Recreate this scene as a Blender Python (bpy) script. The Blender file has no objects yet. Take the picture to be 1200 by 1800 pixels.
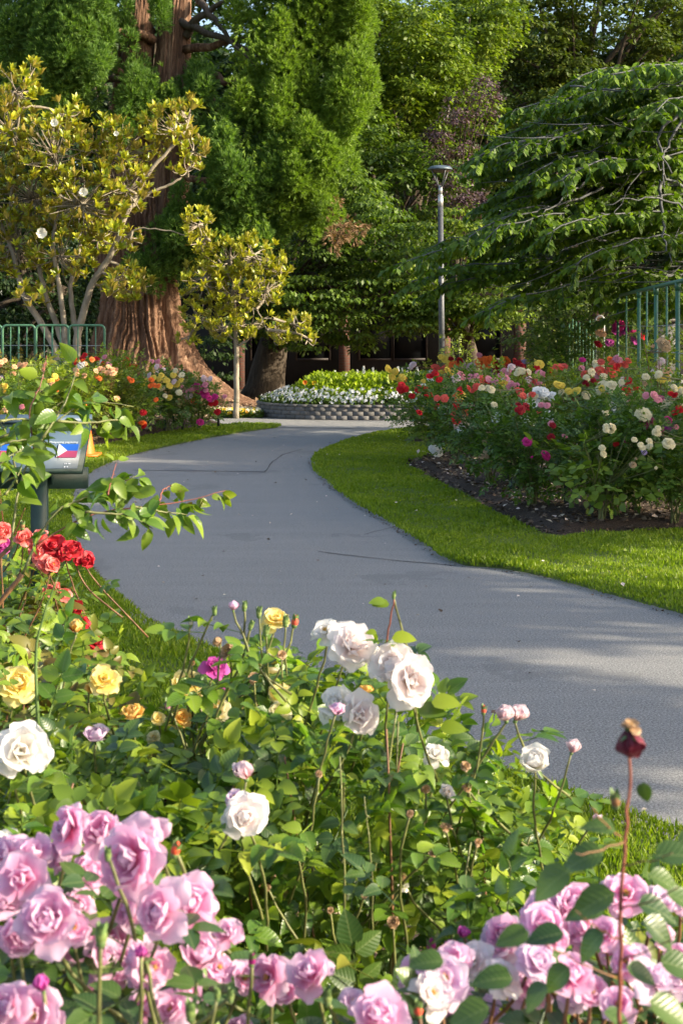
import bpy, math, random
import numpy as np
from mathutils import Vector, Matrix

rng = np.random.default_rng(11)
random.seed(11)
R = math.radians
scene = bpy.context.scene
COL = scene.collection

# ------------------------------------------------------------------ camera, sky, sun, exposure
CAM_H, F = 1.7, 2500.0
cam_d = bpy.data.cameras.new('camera')
cam = bpy.data.objects.new('camera', cam_d); COL.objects.link(cam)
cam.location = (0, 0, CAM_H); cam.rotation_euler = (R(90), 0, 0)
cam_d.sensor_fit = 'VERTICAL'; cam_d.sensor_height = 36.0; cam_d.sensor_width = 24.0
cam_d.lens = 50.0; cam_d.shift_y = -322 / 1800.0
cam_d.clip_start = 0.1; cam_d.clip_end = 2000
cam_d.dof.use_dof = True; cam_d.dof.focus_distance = 8.0; cam_d.dof.aperture_fstop = 14.0
scene.camera = cam

SUN_EL, SUN_AZ = 23.0, 104.0          # azimuth clockwise from +Y (the way the camera looks): from the right, a little behind
world = bpy.data.worlds.new('World'); scene.world = world; world.use_nodes = True
wn = world.node_tree.nodes; wl = world.node_tree.links
sky = wn.new('ShaderNodeTexSky'); sky.sky_type = 'NISHITA'; sky.sun_disc = False
sky.sun_elevation = R(SUN_EL); sky.sun_rotation = R(SUN_AZ); sky.altitude = 20
sky.air_density = 1.0; sky.dust_density = 2.6; sky.ozone_density = .5
wn['Background'].inputs['Strength'].default_value = 0.15
wl.new(sky.outputs['Color'], wn['Background'].inputs['Color'])
sd = bpy.data.lights.new('sun', 'SUN'); sd.energy = 4.6; sd.angle = R(0.6); sd.color = (1.0, 0.87, 0.66)
sun = bpy.data.objects.new('sun', sd); COL.objects.link(sun)
sdir = Vector((math.sin(R(SUN_AZ)) * math.cos(R(SUN_EL)), math.cos(R(SUN_AZ)) * math.cos(R(SUN_EL)), math.sin(R(SUN_EL))))
sun.rotation_euler = sdir.to_track_quat('Z', 'Y').to_euler(); sun.location = sdir * 60

scene.view_settings.view_transform = 'Standard'; scene.view_settings.look = 'None'
scene.view_settings.gamma = 1.0; scene.view_settings.use_curve_mapping = False
scene.view_settings.exposure = 1.2
cy = scene.cycles
cy.max_bounces = 8; cy.diffuse_bounces = 4; cy.glossy_bounces = 2; cy.transmission_bounces = 4; cy.transparent_max_bounces = 6
cy.use_denoising = True; cy.caustics_reflective = False; cy.caustics_refractive = False

# ------------------------------------------------------------------ small helpers
def P(px, py, d):
    """A point of the place, read off the photograph (1200 x 1800) at d metres from the camera plane."""
    return np.array([(px - 600) / F * d, d, CAM_H - (py - 578) / F * d])
def G(px, py, z=0.0):
    d = (CAM_H - z) * F / (py - 578.0)
    return np.array([(px - 600) / F * d, d, z])
def nrm(v):
    v = np.asarray(v, float); n = np.linalg.norm(v, axis=-1, keepdims=True); n[n < 1e-9] = 1; return v / n
def rvec(n): return nrm(rng.normal(size=(n, 3)))

def tag(o, label=None, cat=None, group=None, kind=None):
    if label: o['label'] = label
    if cat: o['category'] = cat
    if group: o['group'] = group
    if kind: o['kind'] = kind
    return o
def empty(name, loc=(0, 0, 0), label=None, cat=None, group=None):
    o = bpy.data.objects.new(name, None); COL.objects.link(o); o.location = [float(v) for v in loc]
    o.empty_display_size = .1
    return tag(o, label, cat, group)
def link(name, me, parent=None, world_loc=True, mat4=None):
    o = bpy.data.objects.new(name, me); COL.objects.link(o)
    if parent is not None:
        o.parent = parent
    if mat4 is not None: o.matrix_basis = mat4
    return o
def origin_of(parent):
    """World position of a parent chain made of plain translations."""
    v = Vector((0, 0, 0)); p = parent
    while p is not None: v += p.location; p = p.parent
    return np.array(v)
def mesh_np(name, V, faces, mats=None, smooth=False, midx=None):
    """faces: list of (m,k) index arrays with constant k each."""
    V = np.asarray(V, np.float32)
    if not isinstance(faces, list) or np.ndim(faces[0]) == 1: faces = [faces]
    faces = [np.asarray(f, np.int32) for f in faces if len(f)]
    me = bpy.data.meshes.new(name)
    me.vertices.add(len(V)); me.vertices.foreach_set('co', V.ravel())
    nl = sum(f.size for f in faces); npl = sum(len(f) for f in faces)
    me.loops.add(nl); me.loops.foreach_set('vertex_index', np.concatenate([f.ravel() for f in faces]))
    tot = np.concatenate([np.full(len(f), f.shape[1], np.int32) for f in faces])
    st = np.concatenate([[0], np.cumsum(tot)[:-1]]).astype(np.int32)
    me.polygons.add(npl); me.polygons.foreach_set('loop_start', st); me.polygons.foreach_set('loop_total', tot)
    if smooth: me.polygons.foreach_set('use_smooth', np.ones(npl, bool))
    for m in (mats if isinstance(mats, (list, tuple)) else [mats]):
        if m is not None: me.materials.append(m)
    if midx is not None: me.polygons.foreach_set('material_index', np.asarray(midx, np.int32))
    me.update(calc_edges=True)
    return me
def part(name, V, faces, mat, parent=None, smooth=False, midx=None):
    V = np.asarray(V, float)
    if parent is not None: V = V - origin_of(parent)
    return link(name, mesh_np(name, V, faces, mat, smooth, midx), parent)

class MB:
    """Collects boxes, tubes and grids into one mesh."""
    def __init__(s): s.V = []; s.Fq = []; s.Ft = []; s.n = 0
    def add(s, V, q=None, t=None):
        V = np.asarray(V, float)
        s.V.append(V)
        if q is not None and len(q): s.Fq.append(np.asarray(q, int) + s.n)
        if t is not None and len(t): s.Ft.append(np.asarray(t, int) + s.n)
        s.n += len(V); return s
    def box(s, c, size, ax=0.0):
        c = np.asarray(c, float); h = np.asarray(size, float) / 2
        v = np.array([[x, y, z] for x in (-1, 1) for y in (-1, 1) for z in (-1, 1)], float) * h
        ca, sa = math.cos(ax), math.sin(ax)
        v = np.stack([v[:, 0] * ca - v[:, 1] * sa, v[:, 0] * sa + v[:, 1] * ca, v[:, 2]], 1) + c
        return s.add(v, [[0, 1, 3, 2], [4, 6, 7, 5], [0, 4, 5, 1], [2, 3, 7, 6], [0, 2, 6, 4], [1, 5, 7, 3]])
    def tube(s, pts, rad, k=6, cap=True):
        pts = np.asarray(pts, float); n = len(pts)
        rad = np.broadcast_to(np.asarray(rad, float), (n,))
        T = nrm(np.gradient(pts, axis=0))
        ref = np.array([0, 0, 1.0]) if abs(T[0][2]) < .9 else np.array([1.0, 0, 0])
        U = np.zeros_like(pts)
        u = nrm(np.cross(T[0], ref))
        for i in range(n):
            u = u - T[i] * np.dot(u, T[i]); u = nrm(u); U[i] = u
        W = np.cross(T, U)
        a = np.linspace(0, 2 * np.pi, k, endpoint=False)
        ring = pts[:, None, :] + rad[:, None, None] * (np.cos(a)[None, :, None] * U[:, None, :] + np.sin(a)[None, :, None] * W[:, None, :])
        V = ring.reshape(-1, 3)
        i = np.arange(n - 1)[:, None] * k; j = np.arange(k)[None, :]; j2 = (j + 1) % k
        q = np.stack([i + j, i + j2, i + k + j2, i + k + j], -1).reshape(-1, 4)
        s.add(V, q)
        if cap:
            base = s.n - len(V)
            for off, flip in ((0, True), ((n - 1) * k, False)):
                c = V[off:off + k].mean(0); s.V.append(c[None]); ci = s.n; s.n += 1
                idx = np.arange(k); t = np.stack([np.full(k, ci), base + off + idx, base + off + (idx + 1) % k], 1)
                if flip: t = t[:, [0, 2, 1]]
                s.Ft.append(t)
        return s
    def scatter(s, tv, tf, O, D, N, sc):
        V, Fa = scatter_np(tv, tf, O, D, N, sc)
        return s.add(V, t=Fa) if Fa.shape[1] == 3 else s.add(V, q=Fa)
    def build(s, name, mat, parent=None, smooth=False):
        f = []
        if s.Fq: f.append(np.concatenate(s.Fq))
        if s.Ft: f.append(np.concatenate(s.Ft))
        return part(name, np.concatenate(s.V), f, mat, parent, smooth)

def frames(D, N):
    D = nrm(D); S = nrm(np.cross(N, D)); N = np.cross(D, S); return D, S, N
def scatter_np(tv, tf, O, D, N, sc):
    tv = np.asarray(tv, float); tf = np.asarray(tf, int); O = np.asarray(O, float)
    D, S, N = frames(D, N); sc = np.broadcast_to(np.asarray(sc, float), (len(O),))[:, None, None]
    V = O[:, None, :] + sc * (tv[None, :, 0:1] * D[:, None, :] + tv[None, :, 1:2] * S[:, None, :] + tv[None, :, 2:3] * N[:, None, :])
    Fa = tf[None] + (np.arange(len(O)) * len(tv))[:, None, None]
    return V.reshape(-1, 3), Fa.reshape(-1, tf.shape[1])

def mat_of(O, D, N, sc):
    D, S, N = frames(np.array([D]), np.array([N]))
    m = Matrix.Identity(4)
    for i in range(3):
        m[i][0] = D[0][i] * sc; m[i][1] = S[0][i] * sc; m[i][2] = N[0][i] * sc; m[i][3] = O[i]
    return m

def spread_parts(name, rest_name, parent, tv, tf, O, D, N, sc, mat, n_ind, smooth=False, variants=None):
    """The n_ind pieces nearest the camera become parts sharing one mesh; the others become one joined part."""
    O = np.asarray(O, float); n = len(O); sc = np.broadcast_to(np.asarray(sc, float), (n,))
    org = origin_of(parent)
    order = np.argsort(np.linalg.norm(O - np.array([0, 0, CAM_H]), axis=1))
    ind, rest = order[:n_ind], order[n_ind:]
    if len(rest):
        V, Fa = scatter_np(tv, tf, O[rest], D[rest], N[rest], sc[rest])
        o = link(rest_name, mesh_np(rest_name, V - org, Fa, mat, smooth), parent); o['kind'] = 'stuff'
    if n_ind:
        vs = variants if variants else [(tv, tf)]
        mats = mat if isinstance(mat, (list, tuple)) else [mat]
        mes = [mesh_np(name, v, f, m, smooth) for v, f in vs for m in mats]
        for q, i in enumerate(ind):
            link(name, mes[q % len(mes)], parent, mat4=mat_of(O[i] - org, D[i], N[i], sc[i]))

# leaf templates: x along the leaf, y across, z along the normal
LEAF4 = (np.array([[0, 0, 0], [.45, -.3, .05], [1, 0, -.08], [.45, .3, .05], [.5, 0, -.03]]), np.array([[0, 1, 4], [1, 2, 4], [2, 3, 4], [3, 0, 4]]))
LEAF2 = (np.array([[0, 0, 0], [.5, -.33, .06], [1, 0, -.05], [.5, .33, .06]]), np.array([[0, 1, 2], [0, 2, 3]]))
def ovate(w=.33, fold=.10, droop=.16, nseg=6, serr=.02, x0=0.0):
    """A leaf blade with a midrib fold, toothed edge and drooping tip."""
    xs = np.linspace(0, 1, nseg + 1); V = []; Fa = []
    for i, x in enumerate(xs):
        ww = w * (math.sin(math.pi * min(1, x ** .72)) ** .8 if 0 < x < 1 else 0.0) + (serr if i % 2 and 0 < x < 1 else 0)
        z = -droop * x * x
        V += [[x0 + x, -ww, z + fold * ww / w], [x0 + x, 0, z], [x0 + x, ww, z + fold * ww / w]]
    for i in range(nseg):
        a = i * 3
        if i > 0: Fa += [[a, a + 3, a + 1], [a + 1, a + 5, a + 2]]
        if i < nseg - 1 or True: Fa += [[a + 1, a + 3, a + 4], [a + 1, a + 4, a + 5]]
    return np.array(V), np.array(Fa)
def compound(leaf, n_pairs=2, L=1.0, size=.42, seed=0, stalk=True):
    """A rose leaf: leaflets in pairs on a stalk, one at the tip; one unit long."""
    r = np.random.default_rng(seed); V = []; Fa = []; n = 0
    def put(o, ang, s, roll):
        nonlocal n
        v, f = leaf; v = v * s
        c, sn = math.cos(roll), math.sin(roll)
        v = np.stack([v[:, 0], v[:, 1] * c - v[:, 2] * sn, v[:, 1] * sn + v[:, 2] * c], 1)
        c, sn = math.cos(ang), math.sin(ang)
        v = np.stack([v[:, 0] * c - v[:, 1] * sn, v[:, 0] * sn + v[:, 1] * c, v[:, 2]], 1) + o
        V.append(v); Fa.append(f + n); n += len(v)
    for p in range(n_pairs):
        x = .30 + .32 * p / max(1, n_pairs - 1) if n_pairs > 1 else .4
        for s in (-1, 1):
            put(np.array([x, s * .02, -.1 * x * x]), s * (1.15 + r.uniform(-.2, .2)), size * r.uniform(.75, .95), s * r.uniform(-.1, .45))
    put(np.array([.68, 0, -.06]), r.uniform(-.15, .15), size * 1.05, r.uniform(-.2, .2))
    if stalk:
        w = .013
        v = np.array([[0, -w, 0], [0, w, 0], [.7, -w * .6, -.06], [.7, w * .6, -.06], [0, 0, -w], [.7, 0, -.06 - w]])
        V.append(v); Fa.append(np.array([[0, 2, 3], [0, 3, 1], [0, 4, 5], [0, 5, 2], [1, 3, 5], [1, 5, 4]]) + n)
    return np.concatenate(V), np.concatenate(Fa)

# ------------------------------------------------------------------ materials
def new_mat(name):
    m = bpy.data.materials.new(name); m.use_nodes = True
    nt = m.node_tree; b = nt.nodes['Principled BSDF']; return m, nt, b
def ramp(nt, fac, cols, pos=None):
    r = nt.nodes.new('ShaderNodeValToRGB'); e = r.color_ramp.elements
    n = len(cols); pos = pos or [i / (n - 1) for i in range(n)]
    e[0].position = pos[0]; e[0].color = (*cols[0], 1); e[1].position = pos[-1]; e[1].color = (*cols[-1], 1)
    for c, p in zip(cols[1:-1], pos[1:-1]):
        x = e.new(p); x.color = (*c, 1)
    if fac is not None: nt.links.new(fac, r.inputs[0])
    return r.outputs[0]
def math_n(nt, op, a, b=None, c=None):
    n = nt.nodes.new('ShaderNodeMath'); n.operation = op
    for i, v in enumerate((a, b, c)):
        if v is None: continue
        if isinstance(v, (int, float)): n.inputs[i].default_value = v
        else: nt.links.new(v, n.inputs[i])
    return n.outputs[0]
def mixc(nt, f, a, b, typ='MIX'):
    n = nt.nodes.new('ShaderNodeMix'); n.data_type = 'RGBA'; n.blend_type = typ
    for s, v in ((0, f), (6, a), (7, b)):
        if isinstance(v, (int, float)): n.inputs[s].default_value = v
        elif isinstance(v, tuple): n.inputs[s].default_value = (*v, 1)
        else: nt.links.new(v, n.inputs[s])
    return n.outputs[2]
def noise(nt, scale, detail=3, rough=.55, vec=None, out='Fac', dist=0.0):
    n = nt.nodes.new('ShaderNodeTexNoise'); n.inputs['Scale'].default_value = scale
    n.inputs['Detail'].default_value = detail; n.inputs['Roughness'].default_value = rough; n.inputs['Distortion'].default_value = dist
    if vec is None: vec = coords(nt)
    nt.links.new(vec, n.inputs['Vector']); return n.outputs[out]
def coords(nt, scale=None):
    g = nt.nodes.new('ShaderNodeNewGeometry').outputs['Position']
    if scale:
        m = nt.nodes.new('ShaderNodeMapping'); m.inputs['Scale'].default_value = scale; nt.links.new(g, m.inputs[0]); g = m.outputs[0]
    return g
def bump(nt, b, h, strength=.5, dist=.01):
    n = nt.nodes.new('ShaderNodeBump'); n.inputs['Strength'].default_value = strength; n.inputs['Distance'].default_value = dist
    nt.links.new(h, n.inputs['Height']); nt.links.new(n.outputs[0], b.inputs['Normal'])
def leaf_mat(name, cols, trans=.3, rough=.45, under=None, tcol=None, clump=2.5, spec=.4, pos=None):
    cols = [(c_[0] * 1.14, c_[1] * 1.03, c_[2] * .62) if c_[1] > c_[0] * .95 else c_ for c_ in cols]
    m, nt, b = new_mat(name)
    g = nt.nodes.new('ShaderNodeNewGeometry'); oi = nt.nodes.new('ShaderNodeObjectInfo')
    r = math_n(nt, 'FRACT', math_n(nt, 'ADD', g.outputs['Random Per Island'], oi.outputs['Random']))
    f = math_n(nt, 'ADD', math_n(nt, 'MULTIPLY', r, .62), math_n(nt, 'MULTIPLY', noise(nt, clump, 1), .45))
    c = ramp(nt, f, cols, pos)
    if under: c2 = mixc(nt, g.outputs['Backfacing'], c, under)
    else: c2 = c
    nt.links.new(c2, b.inputs['Base Color'])
    b.inputs['Roughness'].default_value = rough; b.inputs['Specular IOR Level'].default_value = spec
    if trans > 0:
        t = nt.nodes.new('ShaderNodeBsdfTranslucent')
        tc = mixc(nt, 1.0, c, tcol or (1.5, 1.6, .6), 'MULTIPLY'); nt.links.new(tc, t.inputs[0])
        mx = nt.nodes.new('ShaderNodeMixShader'); mx.inputs[0].default_value = trans
        out = nt.nodes['Material Output']
        nt.links.new(b.outputs[0], mx.inputs[1]); nt.links.new(t.outputs[0], mx.inputs[2]); nt.links.new(mx.outputs[0], out.inputs[0])
    return m
def petal_mat(name, base, var=.06, trans=.3, deep=None, rough=.55):
    m, nt, b = new_mat(name)
    oi = nt.nodes.new('ShaderNodeObjectInfo'); g = nt.nodes.new('ShaderNodeNewGeometry')
    r = math_n(nt, 'FRACT', math_n(nt, 'ADD', g.outputs['Random Per Island'], oi.outputs['Random']))
    lo = tuple(max(0, x * (1 - var * 2.2)) for x in base); hi = tuple(min(.93, x * (1 + var)) for x in base)
    if deep: lo = deep
    c = ramp(nt, r, [lo, base, hi], [0, .45, 1])
    # fine veining
    v = noise(nt, 220, 2); c = mixc(nt, math_n(nt, 'MULTIPLY', v, .25), c, lo)
    nt.links.new(c, b.inputs['Base Color']); b.inputs['Roughness'].default_value = rough; b.inputs['Specular IOR Level'].default_value = .25
    t = nt.nodes.new('ShaderNodeBsdfTranslucent'); nt.links.new(c, t.inputs[0])
    mx = nt.nodes.new('ShaderNodeMixShader'); mx.inputs[0].default_value = trans
    nt.links.new(b.outputs[0], mx.inputs[1]); nt.links.new(t.outputs[0], mx.inputs[2]); nt.links.new(mx.outputs[0], nt.nodes['Material Output'].inputs[0])
    return m
def plain(name, c, rough=.6, metal=0.0, var=.25, scale=6, bmp=0.0):
    m, nt, b = new_mat(name)
    n = noise(nt, scale, 4)
    lo = tuple(x * (1 - var) for x in c); hi = tuple(min(1, x * (1 + var)) for x in c)
    nt.links.new(ramp(nt, n, [lo, hi], [.3, .7]), b.inputs['Base Color'])
    b.inputs['Roughness'].default_value = rough; b.inputs['Metallic'].default_value = metal
    if bmp: bump(nt, b, noise(nt, scale * 6, 3), bmp, .01)
    return m
def bark(name, c1, c2, c3, scale, furrow=(14, 14, 1.2), dist=.05, moss=None):
    m, nt, b = new_mat(name)
    n1 = noise(nt, scale, 6, .65, coords(nt, furrow), dist=.6)
    n2 = noise(nt, 2.5, 3)
    c = ramp(nt, n1, [c1, c2, c3], [.32, .5, .68])
    c = mixc(nt, math_n(nt, 'MULTIPLY', n2, .6), c, c2)
    if moss: c = mixc(nt, math_n(nt, 'GREATER_THAN', noise(nt, 5, 4), .6), c, moss)
    nt.links.new(c, b.inputs['Base Color']); b.inputs['Roughness'].default_value = .9; b.inputs['Specular IOR Level'].default_value = .15
    bump(nt, b, n1, .9, dist)
    return m

# ------------------------------------------------------------------ the ground, path, lawns and beds
def inside(poly, X, Y):
    poly = np.asarray(poly); c = np.zeros(np.shape(X), bool); n = len(poly)
    for i in range(n):
        x1, y1 = poly[i]; x2, y2 = poly[(i + 1) % n]
        if y1 == y2: continue
        c ^= ((y1 > Y) != (y2 > Y)) & (X < (x2 - x1) * (Y - y1) / (y2 - y1) + x1)
    return c
def sdist(poly, X, Y):
    poly = np.asarray(poly); d = np.full(np.shape(X), 1e9); n = len(poly)
    for i in range(n):
        a, b = poly[i], poly[(i + 1) % n]; e = b - a; L = max(1e-9, e @ e)
        t = np.clip(((X - a[0]) * e[0] + (Y - a[1]) * e[1]) / L, 0, 1)
        d = np.minimum(d, np.hypot(X - a[0] - t * e[0], Y - a[1] - t * e[1]))
    return np.where(inside(poly, X, Y), d, -d)
def smooth_poly(pts, it=2):
    p = np.asarray(pts, float)
    for _ in range(it):
        q = np.roll(p, -1, 0); p = np.stack([.75 * p + .25 * q, .25 * p + .75 * q], 1).reshape(-1, 2)
    return p
def gp(pts): return [G(x, y)[:2] for x, y in pts]
def und(X, Y, s=1.0):
    return .5 * np.sin(X * 1.7 * s + 1.3 * np.sin(Y * .9 * s)) * np.sin(Y * 1.3 * s + .7) + .3 * np.sin(X * 4.1 * s + Y * 3.3 * s) + .2 * np.sin(X * 9.7 * s - Y * 8.1 * s)
def mound(name, poly, res, f, mat, margin=.25):
    poly = np.asarray(poly); x0, y0 = poly.min(0) - margin; x1, y1 = poly.max(0) + margin
    nx, ny = int((x1 - x0) / res) + 2, int((y1 - y0) / res) + 2
    X, Y = np.meshgrid(np.linspace(x0, x1, nx), np.linspace(y0, y1, ny))
    D = sdist(poly, X, Y); Z = f(D, X, Y)
    V = np.stack([X, Y, Z], -1).reshape(-1, 3)
    i = (np.arange(ny - 1)[:, None] * nx + np.arange(nx - 1)[None, :])
    q = np.stack([i, i + 1, i + nx + 1, i + nx], -1).reshape(-1, 4)
    keep = (D.reshape(-1)[q] > -margin * .6).any(1)
    return part(name, V, q[keep], mat, None, True)

# --- materials of the setting
m_ground, nt, b = new_mat('woodchip_ground')
c = ramp(nt, noise(nt, 30, 6, .7), [(.05, .032, .02), (.13, .085, .052), (.26, .18, .11)], [.3, .52, .75])
nt.links.new(c, b.inputs['Base Color']); b.inputs['Roughness'].default_value = .95; bump(nt, b, noise(nt, 45, 4), .8, .03)
m_asph, nt, b = new_mat('asphalt')
fine = noise(nt, 95, 6, .95); big = noise(nt, .8, 5, .6); st = noise(nt, 2.2, 4, .6, coords(nt, (.35, 3.0, 1)))
c = ramp(nt, fine, [(.04, .04, .04), (.195, .196, .192), (.60, .59, .57)], [.40, .5, .61])
c = mixc(nt, .28, c, ramp(nt, st, [(.155, .157, .156), (.25, .248, .24)], [.35, .7]))
c = mixc(nt, math_n(nt, 'MULTIPLY', math_n(nt, 'GREATER_THAN', big, .62), .3), c, (.13, .13, .13))
v = nt.nodes.new('ShaderNodeTexVoronoi'); v.inputs['Scale'].default_value = 170; nt.links.new(coords(nt), v.inputs['Vector'])
c = mixc(nt, math_n(nt, 'MULTIPLY', math_n(nt, 'LESS_THAN', v.outputs['Distance'], .16), .35), c, (.42, .41, .39))
nt.links.new(c, b.inputs['Base Color']); b.inputs['Roughness'].default_value = .88; b.inputs['Specular IOR Level'].default_value = .3
bump(nt, b, math_n(nt, 'ADD', fine, math_n(nt, 'MULTIPLY', st, .6)), .6, .006)
m_turf, nt, b = new_mat('turf')
c = ramp(nt, noise(nt, 60, 4, .7), [(.045, .075, .012), (.11, .165, .022), (.19, .26, .04)], [.3, .5, .75])
c = mixc(nt, math_n(nt, 'MULTIPLY', noise(nt, 1.3, 4), .5), c, (.10, .13, .03))
nt.links.new(c, b.inputs['Base Color']); b.inputs['Roughness'].default_value = .9; bump(nt, b, noise(nt, 140, 3), 1, .02)
m_mulch, nt, b = new_mat('bark_mulch')
c = ramp(nt, noise(nt, 55, 6, .75), [(.020, .013, .009), (.075, .047, .033), (.18, .12, .085)], [.34, .54, .74])
nt.links.new(c, b.inputs['Base Color']); b.inputs['Roughness'].default_value = .95; bump(nt, b, noise(nt, 60, 5, .7), 1, .04)
m_mulch2, nt, b = new_mat('dry_bark_mulch')
c = ramp(nt, noise(nt, 48, 6, .75), [(.03, .018, .012), (.085, .052, .035), (.22, .145, .09)], [.32, .55, .8])
nt.links.new(c, b.inputs['Base Color']); b.inputs['Roughness'].default_value = .95; bump(nt, b, noise(nt, 60, 5, .7), 1, .04)
m_blade = leaf_mat('grass_blade', [(.07, .12, .012), (.14, .225, .020), (.21, .30, .028), (.34, .35, .08)], trans=.42, rough=.5, clump=.9, pos=[0, .4, .8, 1], tcol=(1.3, 1.5, .4))
m_chip = leaf_mat('dry_chips', [(.10, .06, .035), (.26, .17, .10), (.5, .38, .24)], trans=0, rough=.9)
m_darkchip = leaf_mat('dark_chips', [(.02, .013, .009), (.065, .043, .03), (.16, .11, .075), (.30, .24, .17)], trans=0, rough=.95)

# the ground sheet runs to the horizon; the asphalt lies on it, the lawns and beds on the asphalt
g = part('ground', [[-900, -60, -.02], [900, -60, -.02], [900, 1500, -.02], [-900, 1500, -.02]], [[0, 1, 2, 3]], m_ground); tag(g, kind='structure')
path_poly = smooth_poly([(-14, .5), (6, .5), (16, 12), (17, 26.3), (9, 27.9), (2.4, 29.2), (-1.5, 27.9), (-5.2, 27.3), (-16, 27.2), (-18, 14)], 3)
pm = mound('path', path_poly, .25, lambda D, X, Y: np.clip(D * .2, -.03, 0) + .0 * X, m_asph); tag(pm, kind='structure')

lawnL = smooth_poly(gp([(505, 750), (455, 756.5), (400, 765), (350, 774), (300, 785), (240, 798), (200, 812), (160, 829), (132, 855), (122, 890), (124, 935), (138, 978), (165, 1016), (235, 1085), (330, 1133), (450, 1185), (575, 1240), (700, 1293), (870, 1370), (1010, 1415), (1100, 1447), (1200, 1478), (1500, 1570)])
                    + [np.array([2.6, 2.6]), np.array([-4, 2.6]), np.array([-8, 9]), np.array([-11, 20]), G(-60, 815)[:2], G(60, 806)[:2], G(170, 788)[:2], G(240, 771)[:2], G(330, 755)[:2], G(385, 749)[:2], G(455, 747)[:2]], 2)
lawnR = smooth_poly(gp([(705, 757), (650, 765), (600, 780), (562, 795), (548, 810), (550, 826), (575, 850), (620, 885), (680, 918), (735, 952), (770, 978), (808, 997), (872, 999), (960, 1016), (1060, 1045), (1200, 1082), (1500, 1180)])
                    + [np.array([7, 6.2]), np.array([13, 12]), np.array([14, 24]), np.array([5, 24.4]), np.array([1.5, 24.2])], 2)
bedR = smooth_poly(gp([(712, 815), (722, 826), (745, 838), (800, 868), (850, 895), (905, 922), (950, 945), (975, 951), (1010, 948), (1060, 944), (1130, 941), (1200, 937), (1330, 935)])
                   + [np.array([6.5, 11.7]), np.array([11, 16]), np.array([11, 22.8]), np.array([4, 21.8]), np.array([2.1, 20.2])], 2)
bedR2 = smooth_poly(gp([(690, 781), (745, 784), (800, 790)]) + [np.array([2.6, 20.8]), np.array([5, 22.4]), np.array([4, 23.4]), np.array([1.6, 23.4])], 2)
bedL = smooth_poly(gp([(392, 744), (385, 749.5), (330, 757), (280, 766), (240, 773), (170, 790), (60, 810), (-60, 820)]) + [np.array([-9, 18]), np.array([-10, 25]), np.array([-3.1, 26.0])], 2)
bedF = smooth_poly([(-6, 6.4), (-1.7, 6.1), (-1.0, 5.2), (-.4, 4.45), (.2, 4.0), (.8, 3.65), (1.6, 3.4), (2.8, 3.0), (4, 2.6), (4, -.6), (-6, -.6)], 2)

lawn = lambda D, X, Y: np.where(D < .1, np.clip(D * .55 - .02, -.04, .035), .035) + .012 * und(X, Y) * np.clip(D * 2, 0, 1)
for p_ in (lawnL, lawnR):
    o = mound('lawn', p_, .09, lawn, m_turf); tag(o, kind='structure')
def bedf(h, s):
    return lambda D, X, Y: np.clip(.02 + D * s, -.06, h) + (.010 * und(X, Y, 3.3) + .008 * und(X, Y, 9.1)) * np.clip(D * 6, 0, 1)
for p_, h, m, rs in ((bedR, .11, m_mulch, .05), (bedR2, .09, m_mulch, .06), (bedL, .12, m_mulch2, .07), (bedF, .09, m_mulch2, .05)):
    o = mound('flower_bed_soil', p_, rs, bedf(h, .35), m); tag(o, kind='structure')

def pts_in(poly, dens, dmin, dmax, avoid=(), margin=0.0):
    """Random ground points inside poly and near the picture; density falls with distance."""
    out = []
    ed = np.geomspace(dmin, dmax, 16)
    for a, b_ in zip(ed[:-1], ed[1:]):
        w = .27 * b_ + .35; n = int(dens((a + b_) / 2) * 2 * w * (b_ - a))
        X = rng.uniform(-w, w, n); Y = rng.uniform(a, b_, n)
        k = sdist(poly, X, Y) > margin
        for q in avoid: k &= sdist(q, X, Y) < .0
        out.append(np.stack([X[k], Y[k]], 1))
    return np.concatenate(out)
def grass(name, poly, dens, dmin, dmax, avoid, hgt, label):
    p = pts_in(poly, dens, dmin, dmax, avoid, -.015)
    n = len(p); d = p[:, 1]; D_ = sdist(poly, p[:, 0], p[:, 1])
    O = np.stack([p[:, 0], p[:, 1], .028 + .012 * und(p[:, 0], p[:, 1]) + np.minimum(0, D_)], 1)
    tuft = .75 + .5 * (und(p[:, 0], p[:, 1], 2.2) + .5)
    sc = hgt * rng.uniform(.55, 1.3, n) * np.clip(tuft, .6, 1.5)
    D = nrm(np.stack([rng.normal(0, .42, n), rng.normal(0, .42, n), np.ones(n)], 1)); N = rvec(n)
    w = np.clip(.0028 + .00028 * d, .003, .009) / hgt
    # a bent blade of three points each; width grows a little with distance
    tv = np.array([[0, -1, 0], [0, 1, 0], [.6, .7, .08], [.6, -.7, .08], [1.0, 0, .3]]); tf = np.array([[0, 1, 2], [0, 2, 3], [3, 2, 4]])
    Df, S, Nf = frames(D, N); s3 = sc[:, None, None]
    V = O[:, None] + s3 * (tv[None, :, 0:1] * Df[:, None] + tv[None, :, 1:2] * w[:, None, None] * S[:, None] + tv[None, :, 2:3] * Nf[:, None])
    Fa = tf[None] + (np.arange(n) * 5)[:, None, None]
    o = part(name, V.reshape(-1, 3), Fa.reshape(-1, 3), m_blade); tag(o, label, 'grass', kind='stuff')
    return n
n1 = grass('grass', lawnR, lambda d: 60000 / d ** 1.05, 7.5, 25, (bedR, bedR2), .032, 'short mown green grass between the path and the right rose bed')
n2 = grass('grass', lawnL, lambda d: 62000 / d ** 1.0, 3.0, 27, (bedF, bedL), .036, 'mown green grass along the left edge of the path')
print('grass', n1, n2)

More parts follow.
